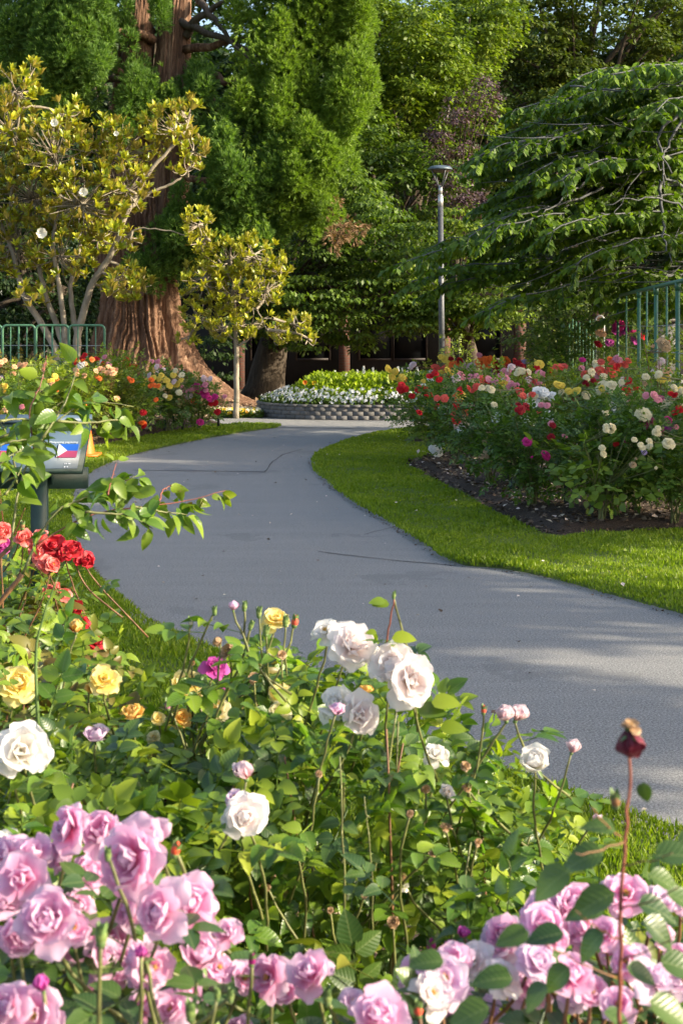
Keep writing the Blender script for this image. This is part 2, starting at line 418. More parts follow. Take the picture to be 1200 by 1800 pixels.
# chips, fallen leaves and petals lying about
def litter(name, poly, n, dmin, dmax, sz, mat, z, label, avoid=(), flat=.25, margin=0.05, cat='litter'):
    p = pts_in(poly, lambda d: n, dmin, dmax, avoid, margin)
    k = len(p); N = nrm(np.stack([rng.normal(0, flat, k), rng.normal(0, flat, k), np.ones(k)], 1))
    V, Fa = scatter_np(LEAF2[0] * np.array([1, 1.2, 1.5]), LEAF2[1], np.column_stack([p, np.full(k, z) + rng.uniform(0, .012, k)]), rvec(k) * np.array([1, 1, .2]), N, sz * rng.uniform(.5, 1.4, k))
    tag(part(name, V, Fa, mat), label, cat, kind='stuff')
m_petals = leaf_mat('fallen_petals', [(.8, .78, .7), (.75, .6, .6), (.7, .55, .35)], trans=.1)
litter('mulch_chips', bedR, 620, 11, 22, .045, m_darkchip, .10, 'dark bark chips covering the right rose bed', flat=.5, cat='mulch', margin=.16)
litter('mulch_edge_chips', bedR, 420, 11, 22, .04, m_darkchip, .05, 'dark bark chips spilling along the edge of the right bed', flat=.5, cat='mulch', margin=-.02)
litter('mulch_chips', bedL, 220, 17, 27, .07, m_chip, .125, 'brown bark chips covering the left rose bed', flat=.5, cat='mulch')
litter('fallen_leaves', bedR, 26, 11, 20, .05, m_petals, .125, 'pale fallen petals and leaves lying on the dark mulch')
litter('fallen_leaves', lawnR, 1.4, 8, 22, .03, m_petals, .075, 'few pale petals fallen on the right lawn', (bedR,))
litter('fallen_leaves', path_poly, .8, 5, 26, .035, m_darkchip, .004, 'few dark dry leaves lying on the grey path', (lawnL, lawnR, bedF))
litter('woodchips', bedF, 1500, 1.2, 6.2, .024, m_chip, .095, 'light brown woodchips under the foreground roses', flat=.6, cat='mulch')
for nm_, pl_, d1 in (('lawn_edge_debris', lawnR, 24), ('lawn_edge_debris', lawnL, 26)):
    p_ = pts_in(pl_, lambda d: 9000 / d, 3.0, d1, (), -.07); dd_ = sdist(pl_, p_[:, 0], p_[:, 1]); p_ = p_[(dd_ < .015) & (rng.uniform(size=len(p_)) < .35 + .65 * (np.sin(p_[:, 0] * 5 + p_[:, 1] * 3) > 0))]; k_ = len(p_)
    V, Fa = scatter_np(LEAF2[0] * np.array([1, 1.3, 1.5]), LEAF2[1], np.column_stack([p_, np.full(k_, .006)]), rvec(k_) * [1, 1, .3], rvec(k_) * .4 + [0, 0, 1], .017 * rng.uniform(.5, 1.5, k_))
    tag(part(nm_, V, Fa, m_darkchip), 'crumbs of soil and dry clippings along the edge of the %s lawn' % ('right' if pl_ is lawnR else 'left'), 'litter', kind='stuff')
litter('fallen_leaves', path_poly, 1.6, 4, 24, .022, m_petals, .004, 'small pale petals blown onto the grey path', (lawnL, lawnR, bedF))
bk = np.array([(-9, 27.3), (-1.2, 27.9), (1, 29.5), (12, 29), (14, 38), (-12, 38)])
litter('woodchips', bk, 60, 27.2, 38, .10, m_chip, .0, 'tan woodchips and dead leaves around the big tree roots', flat=.4, cat='mulch')

# seams and cracks of the asphalt, thin tar lines 4 mm proud
m_tar = plain('tar_seam', (.035, .035, .037), .8)
def strip(pts, w, z=.004):
    p = np.array([G(x, y)[:2] for x, y in pts]); q = [p[0]]
    for a, b_ in zip(p[:-1], p[1:]):
        n = max(2, int(np.hypot(*(b_ - a)) / .12))
        for t in np.linspace(0, 1, n)[1:]: q.append(a + (b_ - a) * t + rng.normal(0, .006, 2))
    q = np.array(q); T = nrm(np.gradient(q, axis=0)); S = np.stack([-T[:, 1], T[:, 0]], 1); ww = w * rng.uniform(.5, 1.2, len(q))[:, None]
    V = np.concatenate([np.column_stack([q - S * ww, np.full(len(q), z)]), np.column_stack([q + S * ww, np.full(len(q), z)])])
    n = len(q); i = np.arange(n - 1)
    return V, np.stack([i, i + n, i + n + 1, i + 1], 1)
for pts, w in (([(235, 827), (300, 827.5), (380, 828.5), (466, 830)], .025), ([(466, 830), (478, 812), (500, 798), (530, 790)], .008), ([(560, 1020 - 50), (640, 980), (740, 990), (800, 995)], .008), ([(400, 752), (520, 752), (640, 754)], .03), ([(640, 940), (700, 925)], .006)):
    V, q = strip(pts, w); part('asphalt_seam', V, q, m_tar, pm)

# ------------------------------------------------------------------ trees
m_seq_bark = bark('redwood_bark', (.045, .026, .018), (.165, .092, .058), (.38, .25, .165), 1.0, (10, 10, .9), .06)
m_grey_bark = bark('smooth_grey_bark', (.14, .12, .09), (.27, .23, .175), (.38, .34, .27), 1.0, (5, 5, 3), .01)
m_silver_bark = bark('silver_bark', (.07, .072, .075), (.13, .134, .138), (.21, .214, .22), 1.0, (6, 6, 4), .01)
m_dark_bark = bark('dark_bark', (.03, .024, .018), (.075, .06, .045), (.13, .105, .08), 1.0, (12, 12, 2), .03)

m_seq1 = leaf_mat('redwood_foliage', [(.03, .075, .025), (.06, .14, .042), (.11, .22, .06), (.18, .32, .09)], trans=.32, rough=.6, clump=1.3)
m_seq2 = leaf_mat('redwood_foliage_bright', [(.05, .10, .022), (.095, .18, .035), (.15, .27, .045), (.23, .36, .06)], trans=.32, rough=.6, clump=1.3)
m_brown = leaf_mat('dead_foliage', [(.10, .055, .03), (.20, .12, .06), (.28, .19, .10)], trans=.15, rough=.8)
m_mag = leaf_mat('magnolia_leaf', [(.06, .11, .014), (.17, .25, .024), (.31, .37, .035), (.46, .44, .045)], trans=.34, rough=.34, under=(.26, .20, .04), clump=1.6, spec=.5, tcol=(1.3, 1.2, .4))
m_mag2 = leaf_mat('magnolia_leaf_light', [(.10, .15, .016), (.22, .29, .025), (.36, .41, .035), (.50, .50, .05)], trans=.3, rough=.36, under=(.30, .28, .05), clump=1.6, spec=.5, tcol=(1.3, 1.2, .4))
m_weep = leaf_mat('weeping_leaf', [(.028, .066, .010), (.058, .125, .016), (.105, .195, .022), (.18, .29, .034)], trans=.35, rough=.5, clump=1.2)
m_elm = leaf_mat('elm_leaf', [(.02, .045, .012), (.042, .09, .018), (.085, .16, .026), (.16, .26, .038)], trans=.34, rough=.5, clump=.9)
m_lime = leaf_mat('lime_leaf', [(.026, .055, .012), (.06, .115, .018), (.12, .20, .025), (.22, .30, .042)], trans=.34, rough=.5, clump=.7)
m_oak = leaf_mat('oak_leaf', [(.018, .035, .010), (.04, .075, .016), (.075, .12, .022), (.14, .18, .03)], trans=.3, rough=.55, clump=.8)
m_purple = leaf_mat('purple_leaf', [(.02, .013, .02), (.05, .03, .042), (.10, .06, .075), (.14, .09, .09)], trans=.2, rough=.5, clump=1)
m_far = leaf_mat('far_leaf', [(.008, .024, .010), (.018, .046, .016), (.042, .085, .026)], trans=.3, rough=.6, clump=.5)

def bez(a, b_, c_, n=8):
    t = np.linspace(0, 1, n)[:, None]; return (1 - t) ** 2 * a + 2 * t * (1 - t) * b_ + t ** 2 * c_

def clump_leaves(C, ra, rb, n, droop=.5, shell=.5):
    """n leaves in a dome of radius ra (flat) and rb (high) round each centre in C."""
    k = len(C); ra = np.broadcast_to(ra, (k,)); rb = np.broadcast_to(rb, (k,))
    u = rvec(k * n); u[:, 2] = np.where(rng.uniform(size=k * n) < .8, np.abs(u[:, 2]), u[:, 2])
    rr = rng.uniform(shell, 1.0, k * n)[:, None]
    S = np.stack([np.repeat(ra, n), np.repeat(ra, n), np.repeat(rb, n)], 1)
    O = np.repeat(C, n, 0) + u * rr * S
    D = nrm(u * np.array([1, 1, .2]) + np.array([0, 0, -droop]) + rng.normal(0, .35, u.shape))
    N = nrm(u * .6 + np.array([0, 0, .8]) + rng.normal(0, .4, u.shape))
    return O, D, N
def crown_centres(ells, dens, rad, keepfront=True):
    """Clump centres spread through ellipsoids (centre, radii)."""
    out = []
    for c0, r0 in ells:
        c0 = np.array(c0); r0 = np.array(r0)
        area = 4 * math.pi * ((r0[0] * r0[1]) ** 1.6 / 3 + (r0[0] * r0[2]) ** 1.6 / 3 + (r0[1] * r0[2]) ** 1.6 / 3) ** (1 / 1.6)
        n = int(area * dens / (rad * rad) * .5) + 3
        u = rvec(n); rr = rng.uniform(.35, 1.0, n) ** .6
        wob = 1 + .16 * np.sin(u[:, 0] * 5 + c0[0]) * np.cos(u[:, 2] * 6 + c0[2])
        p = c0 + u * r0 * (rr * wob)[:, None]
        if keepfront: p = p[(u[:, 1] < .35)]
        out.append(p)
    p = np.concatenate(out); return p[p[:, 2] > .3]
def pell(px, py, rx, ry, d, rd=None):
    s = d / F; return (P(px, py, d), (rx * s, (rd or rx * s * .8), ry * s))
def leafy_tree(name, label, base, ells, mat, barkm, clump=.5, flat=.5, nleaf=60, leaf=.12, dens=1.0, droop=.5, trunk_r=.25, cat='tree', group=None, limbs=14, tmpl=LEAF2, top=None, keepfront=True):
    t = empty(name, base, label, cat, group)
    C = crown_centres(ells, dens, clump, keepfront)
    rr = clump * rng.uniform(.6, 1.25, len(C))
    O, D, N = clump_leaves(C, rr, rr * flat, nleaf, droop)
    V, Fa = scatter_np(tmpl[0], tmpl[1], O, D, N, leaf * rng.uniform(.7, 1.25, len(O)))
    o = part('crown', V, Fa, mat, t); o['kind'] = 'stuff'
    b = MB(); base = np.array(base, float); tc = np.array(top) if top is not None else np.mean([np.array(e[0]) for e in ells], 0)
    mid = base * .5 + tc * .5; mid[0] = base[0] + (tc[0] - base[0]) * .25; mid[1] = base[1]
    tr = bez(base + [0, 0, -.1], mid, tc, 10); b.tube(tr, trunk_r * np.linspace(1.25, .35, 10) * np.where(np.arange(10) == 0, 1.25, 1), 12); b.build('trunk', barkm, t, True)
    lb = MB()
    for i in rng.choice(len(C), min(limbs, len(C)), replace=False):
        s = tr[rng.integers(3, 9)]; e = C[i]
        lb.tube(bez(s, (s + e) / 2 + [0, 0, .25 * np.linalg.norm(e - s)], e, 7), np.linspace(trunk_r * .3, .012, 7), 5, False)
    o = lb.build('limbs', barkm, t, True); o['kind'] = 'stuff'
    return t, C

# --- far belt of trees and the wood behind everything
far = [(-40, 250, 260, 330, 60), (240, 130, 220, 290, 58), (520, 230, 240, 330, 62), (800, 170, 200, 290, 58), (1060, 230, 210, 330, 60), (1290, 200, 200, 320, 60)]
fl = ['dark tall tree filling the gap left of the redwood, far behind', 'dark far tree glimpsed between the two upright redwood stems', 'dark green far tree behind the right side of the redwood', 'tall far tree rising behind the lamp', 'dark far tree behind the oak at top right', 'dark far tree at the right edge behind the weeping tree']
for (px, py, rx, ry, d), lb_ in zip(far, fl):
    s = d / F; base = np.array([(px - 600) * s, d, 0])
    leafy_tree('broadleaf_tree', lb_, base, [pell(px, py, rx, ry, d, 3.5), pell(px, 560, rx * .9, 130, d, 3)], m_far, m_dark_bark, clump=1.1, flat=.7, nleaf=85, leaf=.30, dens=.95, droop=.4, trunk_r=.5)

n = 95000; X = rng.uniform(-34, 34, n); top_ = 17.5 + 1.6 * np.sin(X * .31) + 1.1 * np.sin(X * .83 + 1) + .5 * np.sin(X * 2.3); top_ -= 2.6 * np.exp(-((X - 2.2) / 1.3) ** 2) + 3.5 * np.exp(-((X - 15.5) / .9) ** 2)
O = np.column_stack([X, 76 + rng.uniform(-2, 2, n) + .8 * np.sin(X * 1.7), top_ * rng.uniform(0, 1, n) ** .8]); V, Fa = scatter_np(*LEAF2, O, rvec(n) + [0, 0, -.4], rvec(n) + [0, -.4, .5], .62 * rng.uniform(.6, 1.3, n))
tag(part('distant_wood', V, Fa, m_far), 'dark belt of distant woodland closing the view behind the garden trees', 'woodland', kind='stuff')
leafy_tree('broadleaf_tree', 'sunlit yellow green tree rising behind the lamp, between redwood and oak', P(720, 679, 45.5) * [1, 1, 0],
           [pell(650, 90, 70, 120, 42, 2.2), pell(735, 110, 85, 110, 41, 2.2), pell(790, 190, 75, 110, 42, 2), pell(700, 230, 85, 90, 42, 2), pell(840, 60, 70, 90, 44, 2)],
           m_lime, m_dark_bark, clump=.55, flat=.6, nleaf=95, leaf=.14, dens=1.5, trunk_r=.3)
leafy_tree('broadleaf_tree', 'mid green tree in shade just behind the lamp head', P(650, 690, 45) * [1, 1, 0],
           [pell(640, 290, 110, 70, 39, 2), pell(720, 350, 120, 80, 38, 2), pell(600, 220, 60, 90, 40, 2)],
           m_elm, m_dark_bark, clump=.55, flat=.5, nleaf=90, leaf=.14, dens=1.5, trunk_r=.3)
leafy_tree('plum_tree', 'dark purple leaved tree behind the lamp head', P(800, 690, 44.5) * [1, 1, 0],
           [pell(790, 250, 38, 75, 37, 1), pell(800, 360, 50, 50, 36.5, 1), pell(850, 170, 26, 40, 37, .8)], m_purple, m_dark_bark, clump=.4, flat=.7, nleaf=75, leaf=.085, dens=1.0, trunk_r=.12)
leafy_tree('oak_tree', 'large dark oak with spreading limbs at the top right', P(1010, 663, 50) * [1, 1, 0],
           [pell(930, 60, 110, 110, 49, 2.5), pell(1070, 40, 130, 110, 50, 2.5), pell(1000, 200, 130, 90, 49, 2.2), pell(1170, 110, 90, 110, 51, 2.2), pell(900, 250, 80, 80, 48, 2)],
           m_oak, m_dark_bark, clump=.7, flat=.5, nleaf=110, leaf=.17, dens=1.5, trunk_r=.5, limbs=40)
leafy_tree('elm_tree', 'dark layered elm with drooping sprays behind the raised bed', P(463, 696, 35.5) * [1, 1, 0],
           [pell(560, 440, 110, 80, 35, 2), pell(650, 420, 100, 80, 34.5, 2), pell(540, 540, 105, 75, 34, 2), pell(660, 540, 110, 75, 34, 2), pell(600, 350, 75, 60, 36, 2), pell(470, 570, 55, 60, 35, 1.4)],
           m_elm, m_dark_bark, clump=.55, flat=.28, nleaf=90, leaf=.115, dens=1.6, droop=.8, trunk_r=.42, tmpl=LEAF2, limbs=20, top=P(520, 480, 35.5))
leafy_tree('elm_tree', 'lighter green layered tree just right of the lamp pole', P(840, 690, 34) * [1, 1, 0],
           [pell(800, 410, 75, 50, 33, 1.3), pell(730, 500, 70, 80, 33.5, 1.3), pell(860, 520, 85, 60, 33, 1.5), pell(790, 560, 90, 30, 33.5, 1.3)],
           m_lime, m_dark_bark, clump=.45, flat=.3, nleaf=85, leaf=.11, dens=1.3, droop=.8, trunk_r=.2)
leafy_tree('shrub', 'tangled dark shrubby tree behind the right rose bed fence', P(1010, 710, 28) * [1, 1, 0],
           [pell(940, 560, 90, 60, 28, 1.5), pell(1050, 560, 90, 60, 28, 1.5), pell(1160, 580, 90, 80, 28.5, 1.5), pell(1000, 620, 60, 60, 28, 1)],
           m_oak, m_dark_bark, clump=.42, flat=.5, nleaf=80, leaf=.09, dens=1.2, droop=.6, trunk_r=.12, cat='shrub')
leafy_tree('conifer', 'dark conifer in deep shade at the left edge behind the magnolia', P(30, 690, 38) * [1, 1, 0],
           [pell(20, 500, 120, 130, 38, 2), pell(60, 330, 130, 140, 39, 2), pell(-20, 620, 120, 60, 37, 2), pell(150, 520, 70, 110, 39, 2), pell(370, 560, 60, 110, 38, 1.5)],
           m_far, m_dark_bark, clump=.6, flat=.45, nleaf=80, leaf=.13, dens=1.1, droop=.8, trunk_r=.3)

# --- the giant redwood
seqb = np.array([-4.75, 33.3, 0.0])
seq = empty('redwood_tree', seqb, 'giant redwood with furrowed red brown trunk and cloud like foliage', 'tree')
def furrowed(cx, cz, rad, flare, nz=150, na=260, ridges=1.0, seed=1, lobes=0.0):
    r_ = np.random.default_rng(seed); th = np.linspace(0, 2 * np.pi, na, endpoint=False)
    Z = np.array(cz); V = []
    ph = r_.uniform(0, 6.28, 14); ks = np.array([3, 5, 7, 11, 17, 23, 31, 41, 53, 67, 79, 37, 29, 19]); am = np.array([.05, .05, .04, .04, .04, .036, .036, .034, .032, .028, .024, .034, .034, .03])
    for i, z in enumerate(Z):
        w = .05 * np.sin(z * 2.1 + th * 3) + .03 * np.sin(z * 5.3 + th * 7 + 1) + .012 * np.sin(z * 13 + th * 17)
        t = th + w
        prof = sum(a * (1 - 2 * np.abs(np.sin(k * t / 2 + p + .25 * math.sin(z * 1.7 + p)))) for k, a, p in zip(ks, am, ph)) * ridges
        R_ = rad(z) * (1 + prof * .55) + flare(z, th) + r_.normal(0, .009, na)
        c_ = cx(z); V.append(np.stack([c_[0] + R_ * np.cos(th), c_[1] + R_ * np.sin(th), np.full(na, z)], 1))
    V = np.concatenate(V); n = len(Z); i = np.arange(n - 1)[:, None] * na; j = np.arange(na)[None]; j2 = (j + 1) % na
    return V, np.stack([i + j, i + j2, i + na + j2, i + na + j], -1).reshape(-1, 4)
def angd(th, a): return np.abs((th - a + np.pi) % (2 * np.pi) - np.pi)
def flare(z, th):
    f = .42 * np.exp(-z / .55)
    for a, A, w, h in ((-.32, 1.6, .34, .85), (-1.25, .55, .3, .7), (-2.1, .5, .35, .7), (-2.9, .7, .35, .9), (1.5, .5, .5, .8)):
        f = f + A * np.exp(-(angd(th, a) / w) ** 2) * np.exp(-z / h)
    return f
V, q = furrowed(lambda z: (seqb[0] + .02 * z, seqb[1]), np.linspace(-.1, 4.8, 190), lambda z: 1.12 - .10 * z + .02 * math.sin(z * 2), flare, ridges=1.25)
part('trunk', V, q, m_seq_bark, seq, True)
for (x0, x1, r0, r1, sd_) in ((-5.15, -4.8, .62, .42, 5), (-4.25, -3.93, .66, .42, 6)):
    V, q = furrowed(lambda z: (x0 + (x1 - x0) * (z - 3.2) / 5.5, seqb[1] + .15), np.linspace(3.0, 16, 130), lambda z: max(.15, r0 + (r1 - r0) * (z - 3.2) / 5), lambda z, th: 0 * th, na=150, seed=sd_)
    part('upper_trunk', V, q, m_seq_bark, seq, True)
# limbs sweeping out from the stems, each its own part
limb = [((310, 35), (420, 75), (470, 110)), ((320, 122), (400, 140), (520, 170)), ((325, 60), (350, 20), (440, -30)), ((270, 70), (200, 40), (120, 60)), ((280, 130), (230, 150), (60, 130)), ((320, 120), (380, 180), (430, 235)), ((350, 0), (380, 40), (450, 120)), ((230, 130), (150, 100), (60, 140)), ((330, 170), (420, 210), (560, 250)), ((300, 300), (400, 330), (520, 330)), ((250, 330), (180, 330), (100, 300)), ((325, 90), (430, 60), (600, 60)), ((500, 330), (545, 395), (600, 400))]
for i, (a, b_, c_) in enumerate(limb):
    dd = 33.2 + rng.uniform(-.8, -.1)
    m = MB(); m.tube(bez(P(*a, 33.3), P(*b_, dd - .3), P(*c_, dd - .8), 12) + rng.normal(0, .04, (12, 3)), np.linspace(.13, .025, 12) * rng.uniform(.7, 1.1), 8)
    m.build('limb', m_seq_bark if i % 2 else m_dark_bark, seq, True)
SPR = []; SPF = []
for i in range(7):
    a = i * 2.4; sp = .18 + .5 * (i / 7); c_, s_ = math.cos(a) * sp, math.sin(a) * sp; L = 1 - .25 * (i % 3) / 2; pa = a + 1.6
    w = .075; n0 = len(SPR)
    SPR += [[0, 0, 0], [L * .55, c_ * .5 + w * math.cos(pa), s_ * .5 + w * math.sin(pa)], [L, c_, s_], [L * .55, c_ * .5 - w * math.cos(pa), s_ * .5 - w * math.sin(pa)]]
    SPF += [[n0, n0 + 1, n0 + 2], [n0, n0 + 2, n0 + 3]]
SPR = np.array(SPR); SPF = np.array(SPF)
def lumps(cols, per, sprig, mat, name='foliage', up=.55, parent=seq):
    Os = []; Ds = []; Ss = []
    for (x0, x1, y0, y1, d, n, rl) in cols:
        s = d / F
        for _ in range(int(n * 1.5)):
            a = rng.uniform(0, 2 * np.pi); q_ = math.sqrt(rng.uniform(0, 1))
            px = (x0 + x1) / 2 + (x1 - x0) / 2 * q_ * math.cos(a); py = (y0 + y1) / 2 + (y1 - y0) / 2 * q_ * math.sin(a)
            c_ = P(px, py, d + rng.uniform(-.9, .6)); r_ = rl * rng.uniform(.42, .95)
            k = int(per * (r_ / .35) ** 2); u = rvec(k); u = u[u[:, 1] < .45]; k = len(u)
            bumpf = 1 + .3 * np.sin(u[:, 0] * 7 + px) * np.sin(u[:, 2] * 8 + py)
            Os.append(c_ + u * np.array([r_, r_, r_ * 1.35]) * (rng.uniform(.62, 1, k) * bumpf)[:, None])
            Ds.append(nrm(u * .8 + np.array([0, 0, up]) + rng.normal(0, .25, (k, 3)))); Ss.append(sprig * rng.uniform(.7, 1.3, k))
    O = np.concatenate(Os); D = np.concatenate(Ds); S = np.concatenate(Ss)
    V, Fa = scatter_np(SPR, SPF, O, D, rvec(len(O)), S)
    o = part(name, V, Fa, mat, parent); o['kind'] = 'stuff'; return len(O)
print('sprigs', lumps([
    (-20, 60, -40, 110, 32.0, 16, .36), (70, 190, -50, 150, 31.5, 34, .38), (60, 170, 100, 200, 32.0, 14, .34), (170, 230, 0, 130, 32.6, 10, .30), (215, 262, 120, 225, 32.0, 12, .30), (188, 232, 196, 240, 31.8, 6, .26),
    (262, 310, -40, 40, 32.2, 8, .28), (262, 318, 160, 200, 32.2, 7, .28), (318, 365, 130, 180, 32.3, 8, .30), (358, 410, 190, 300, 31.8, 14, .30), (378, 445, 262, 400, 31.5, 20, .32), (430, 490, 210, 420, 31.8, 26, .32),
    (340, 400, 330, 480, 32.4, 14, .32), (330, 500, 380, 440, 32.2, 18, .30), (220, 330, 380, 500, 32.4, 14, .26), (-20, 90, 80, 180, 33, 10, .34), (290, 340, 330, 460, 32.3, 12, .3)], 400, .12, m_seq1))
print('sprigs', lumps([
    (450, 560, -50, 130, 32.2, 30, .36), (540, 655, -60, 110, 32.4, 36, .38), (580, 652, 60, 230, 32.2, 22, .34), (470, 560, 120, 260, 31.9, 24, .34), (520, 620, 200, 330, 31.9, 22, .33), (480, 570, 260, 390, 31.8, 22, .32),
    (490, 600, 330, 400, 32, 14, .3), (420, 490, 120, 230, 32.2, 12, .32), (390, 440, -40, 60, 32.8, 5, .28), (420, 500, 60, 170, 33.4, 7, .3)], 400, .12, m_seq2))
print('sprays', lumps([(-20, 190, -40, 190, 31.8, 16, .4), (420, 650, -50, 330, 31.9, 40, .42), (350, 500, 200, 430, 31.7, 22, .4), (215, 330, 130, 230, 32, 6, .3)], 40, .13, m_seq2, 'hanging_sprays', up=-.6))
lumps([(565, 640, 350, 430, 31.6, 7, .2)], 150, .16, m_brown, 'dead_spray', up=-.4)

# --- magnolias: whorls of long leaves at the twig tips
def rosettes(C, k=8, spread=.75):
    n = len(C); ax = nrm(rvec(n) * .55 + np.array([0, -.25, .75])); r1 = nrm(np.cross(ax, rvec(n))); r2 = np.cross(ax, r1)
    a = (np.arange(k) / k * 2 * np.pi)[None] + rng.uniform(0, 6, (n, 1)); tilt = rng.uniform(.25, 1.05, (n, k))
    out = np.cos(a)[..., None] * r1[:, None] + np.sin(a)[..., None] * r2[:, None]
    D = out * np.sin(tilt)[..., None] * spread + ax[:, None] * np.cos(tilt)[..., None]
    N = ax[:, None] * np.sin(tilt)[..., None] - out * np.cos(tilt)[..., None] + rng.normal(0, .2, (n, k, 3))
    return (np.repeat(C[:, None], k, 1) + D * .02).reshape(-1, 3), D.reshape(-1, 3), N.reshape(-1, 3)
MAGL = (np.array([[0, 0, 0], [.3, -.16, .05], [.7, -.17, .03], [1, 0, -.12], [.7, .17, .03], [.3, .16, .05], [.35, 0, 0], [.7, 0, -.03]]),
        np.array([[0, 1, 6], [1, 2, 7], [1, 7, 6], [2, 3, 7], [3, 4, 7], [4, 5, 6], [4, 6, 7], [5, 0, 6]]))
def magnolia(label, base, stems, lobes, d, dd, mat, leaf, dens, n_ind, flowers=(), group=None):
    t = empty('magnolia_tree', base, label, 'tree', group); tips = []
    for s in stems:
        pts = np.array([P(x, y, d + z_) for x, y, z_ in s[:-1]]); n = len(pts)
        tt = np.linspace(0, n - 1, n * 5); pp = np.stack([np.interp(tt, np.arange(n), pts[:, k]) for k in range(3)], 1)
        for _ in range(2): pp[1:-1] = (pp[:-2] + pp[1:-1] * 2 + pp[2:]) / 4
        pp += rng.normal(0, .008, pp.shape); MB().tube(pp, np.linspace(s[-1], s[-1] * .35, len(pp)), 9).build('stem', m_grey_bark, t, True); tips.append(pp)
    allp = np.concatenate([p[len(p) // 3:] for p in tips]); C = []; tw = MB()
    for (px, py, r) in lobes:
        rm = r * d / F; n = max(4, int(dens * r * r / 100)); u = rvec(n) * (rng.uniform(.35, 1, n) ** .5)[:, None]
        c_ = P(px, py, d + rng.uniform(-dd, dd) * .5); p = c_ + u * np.array([rm, dd, rm * .95]); C.append(p)
        st = allp[np.argmin(np.linalg.norm(allp - c_, axis=1))]; mid = (st + c_) / 2 + rng.normal(0, .1, 3)
        tw.tube(bez(st, mid, c_, 6), np.linspace(.035, .02, 6), 5, False)
        for i in rng.choice(n, max(2, n // 2), replace=False):
            s_ = c_ + (st - c_) * rng.uniform(0, .5); e = p[i]
            tw.tube(bez(s_, (s_ + e) / 2 + rng.normal(0, .08, 3) + [0, 0, -.05], e, 5), np.linspace(.014, .006, 5), 4, False)
    o = tw.build('twigs', m_grey_bark, t, True); o['kind'] = 'stuff'
    C = np.concatenate(C); O, D, N = rosettes(C)
    spread_parts('leaf', 'leaves', t, *MAGL, O, D, N, leaf * rng.uniform(.7, 1.2, len(O)), mat, n_ind)
    for (px, py, s_) in flowers:
        c_ = P(px, py, d - dd - .35); fl_ = MB()
        k = 8; a = np.arange(k) * 2.4; out = np.stack([np.cos(a), -.5 + 0 * a, np.sin(a)], 1)
        fl_.scatter(PET_LO[0], PET_LO[1], np.repeat(c_[None], k, 0), out, np.tile([[0, -1, .3]], (k, 1)), s_)
        fl_.build('magnolia_flower', m_cream_flower, t, True)
    return t
PET_LO = (np.array([[0, 0, 0], [.4, -.28, .02], [.85, -.32, .12], [1.0, 0, .12], [.85, .32, .12], [.4, .28, .02], [.6, 0, -.04]]),
          np.array([[0, 1, 6], [1, 2, 6], [2, 3, 6], [3, 4, 6], [4, 5, 6], [5, 0, 6]]))
m_cream_flower = petal_mat('magnolia_petal', (.78, .76, .66))
magnolia('large multi stemmed magnolia with yellow green leaves and white flowers behind the left fence', [-5.05, 27.5, 0],
         [[(118, 735, 0), (100, 610, 0), (40, 520, 0), (20, 430, .2), (-20, 350, .2), .085], [(122, 735, .1), (112, 600, 0), (80, 520, .1), (65, 450, .3), (50, 350, .4), .075],
          [(128, 735, -.1), (118, 610, 0), (105, 500, -.2), (92, 430, -.2), (110, 330, -.1), .07], [(132, 735, 0), (138, 600, 0), (128, 550, 0), (122, 500, .1), (150, 400, .3), (180, 300, .3), .07],
          [(135, 735, 0), (132, 600, -.1), (160, 500, -.1), (195, 450, -.2), (225, 370, -.2), (262, 300, -.1), (320, 240, 0), .085], [(225, 370, -.2), (260, 340, 0), (310, 320, 0), (340, 290, .1), .04],
          [(195, 450, -.2), (235, 400, -.3), (300, 405, -.4), (335, 418, -.4), .02], [(20, 430, .2), (20, 300, .2), (35, 200, 0), (40, 150, 0), .035]],
         [(25, 160, 50), (55, 130, 22), (15, 230, 60), (90, 260, 70), (120, 205, 32), (170, 250, 50), (230, 265, 62), (300, 225, 50), (335, 200, 30), (340, 262, 34), (330, 300, 28), (60, 350, 90), (150, 360, 80), (215, 330, 60), (30, 430, 70), (110, 450, 62), (180, 420, 42), (215, 500, 42), (248, 505, 28), (60, 520, 28), (-30, 300, 80), (190, 505, 24), (-30, 450, 60), (225, 420, 30)],
         27.5, .95, m_mag, .17, 2.0, 300, [(97, 216, .09), (148, 338, .10), (75, 410, .12), (205, 235, .06)])
magnolia('small bright yellow green magnolia with a slim straight trunk beside the path', [-2.0, 27, 0],
         [[(415, 738, 0), (416, 650, 0), (414, 560, 0), (410, 500, 0), (405, 440, 0), .06], [(416, 610, 0), (440, 595, -.1), (462, 560, -.2), (480, 560, -.2), .025], [(415, 560, 0), (450, 540, -.1), (470, 580, -.1), .02], [(412, 500, 0), (380, 450, 0), (350, 390, 0), .03], [(416, 600, 0), (385, 575, -.1), (350, 560, -.1), .02]],
         [(348, 395, 30), (352, 430, 28), (400, 465, 46), (455, 450, 42), (355, 500, 44), (410, 520, 48), (470, 505, 42), (498, 470, 20), (525, 575, 28), (490, 590, 28), (440, 570, 36), (395, 575, 34), (345, 560, 36), (330, 600, 18), (548, 600, 10)],
         27, .6, m_mag2, .135, 3.2, 300)

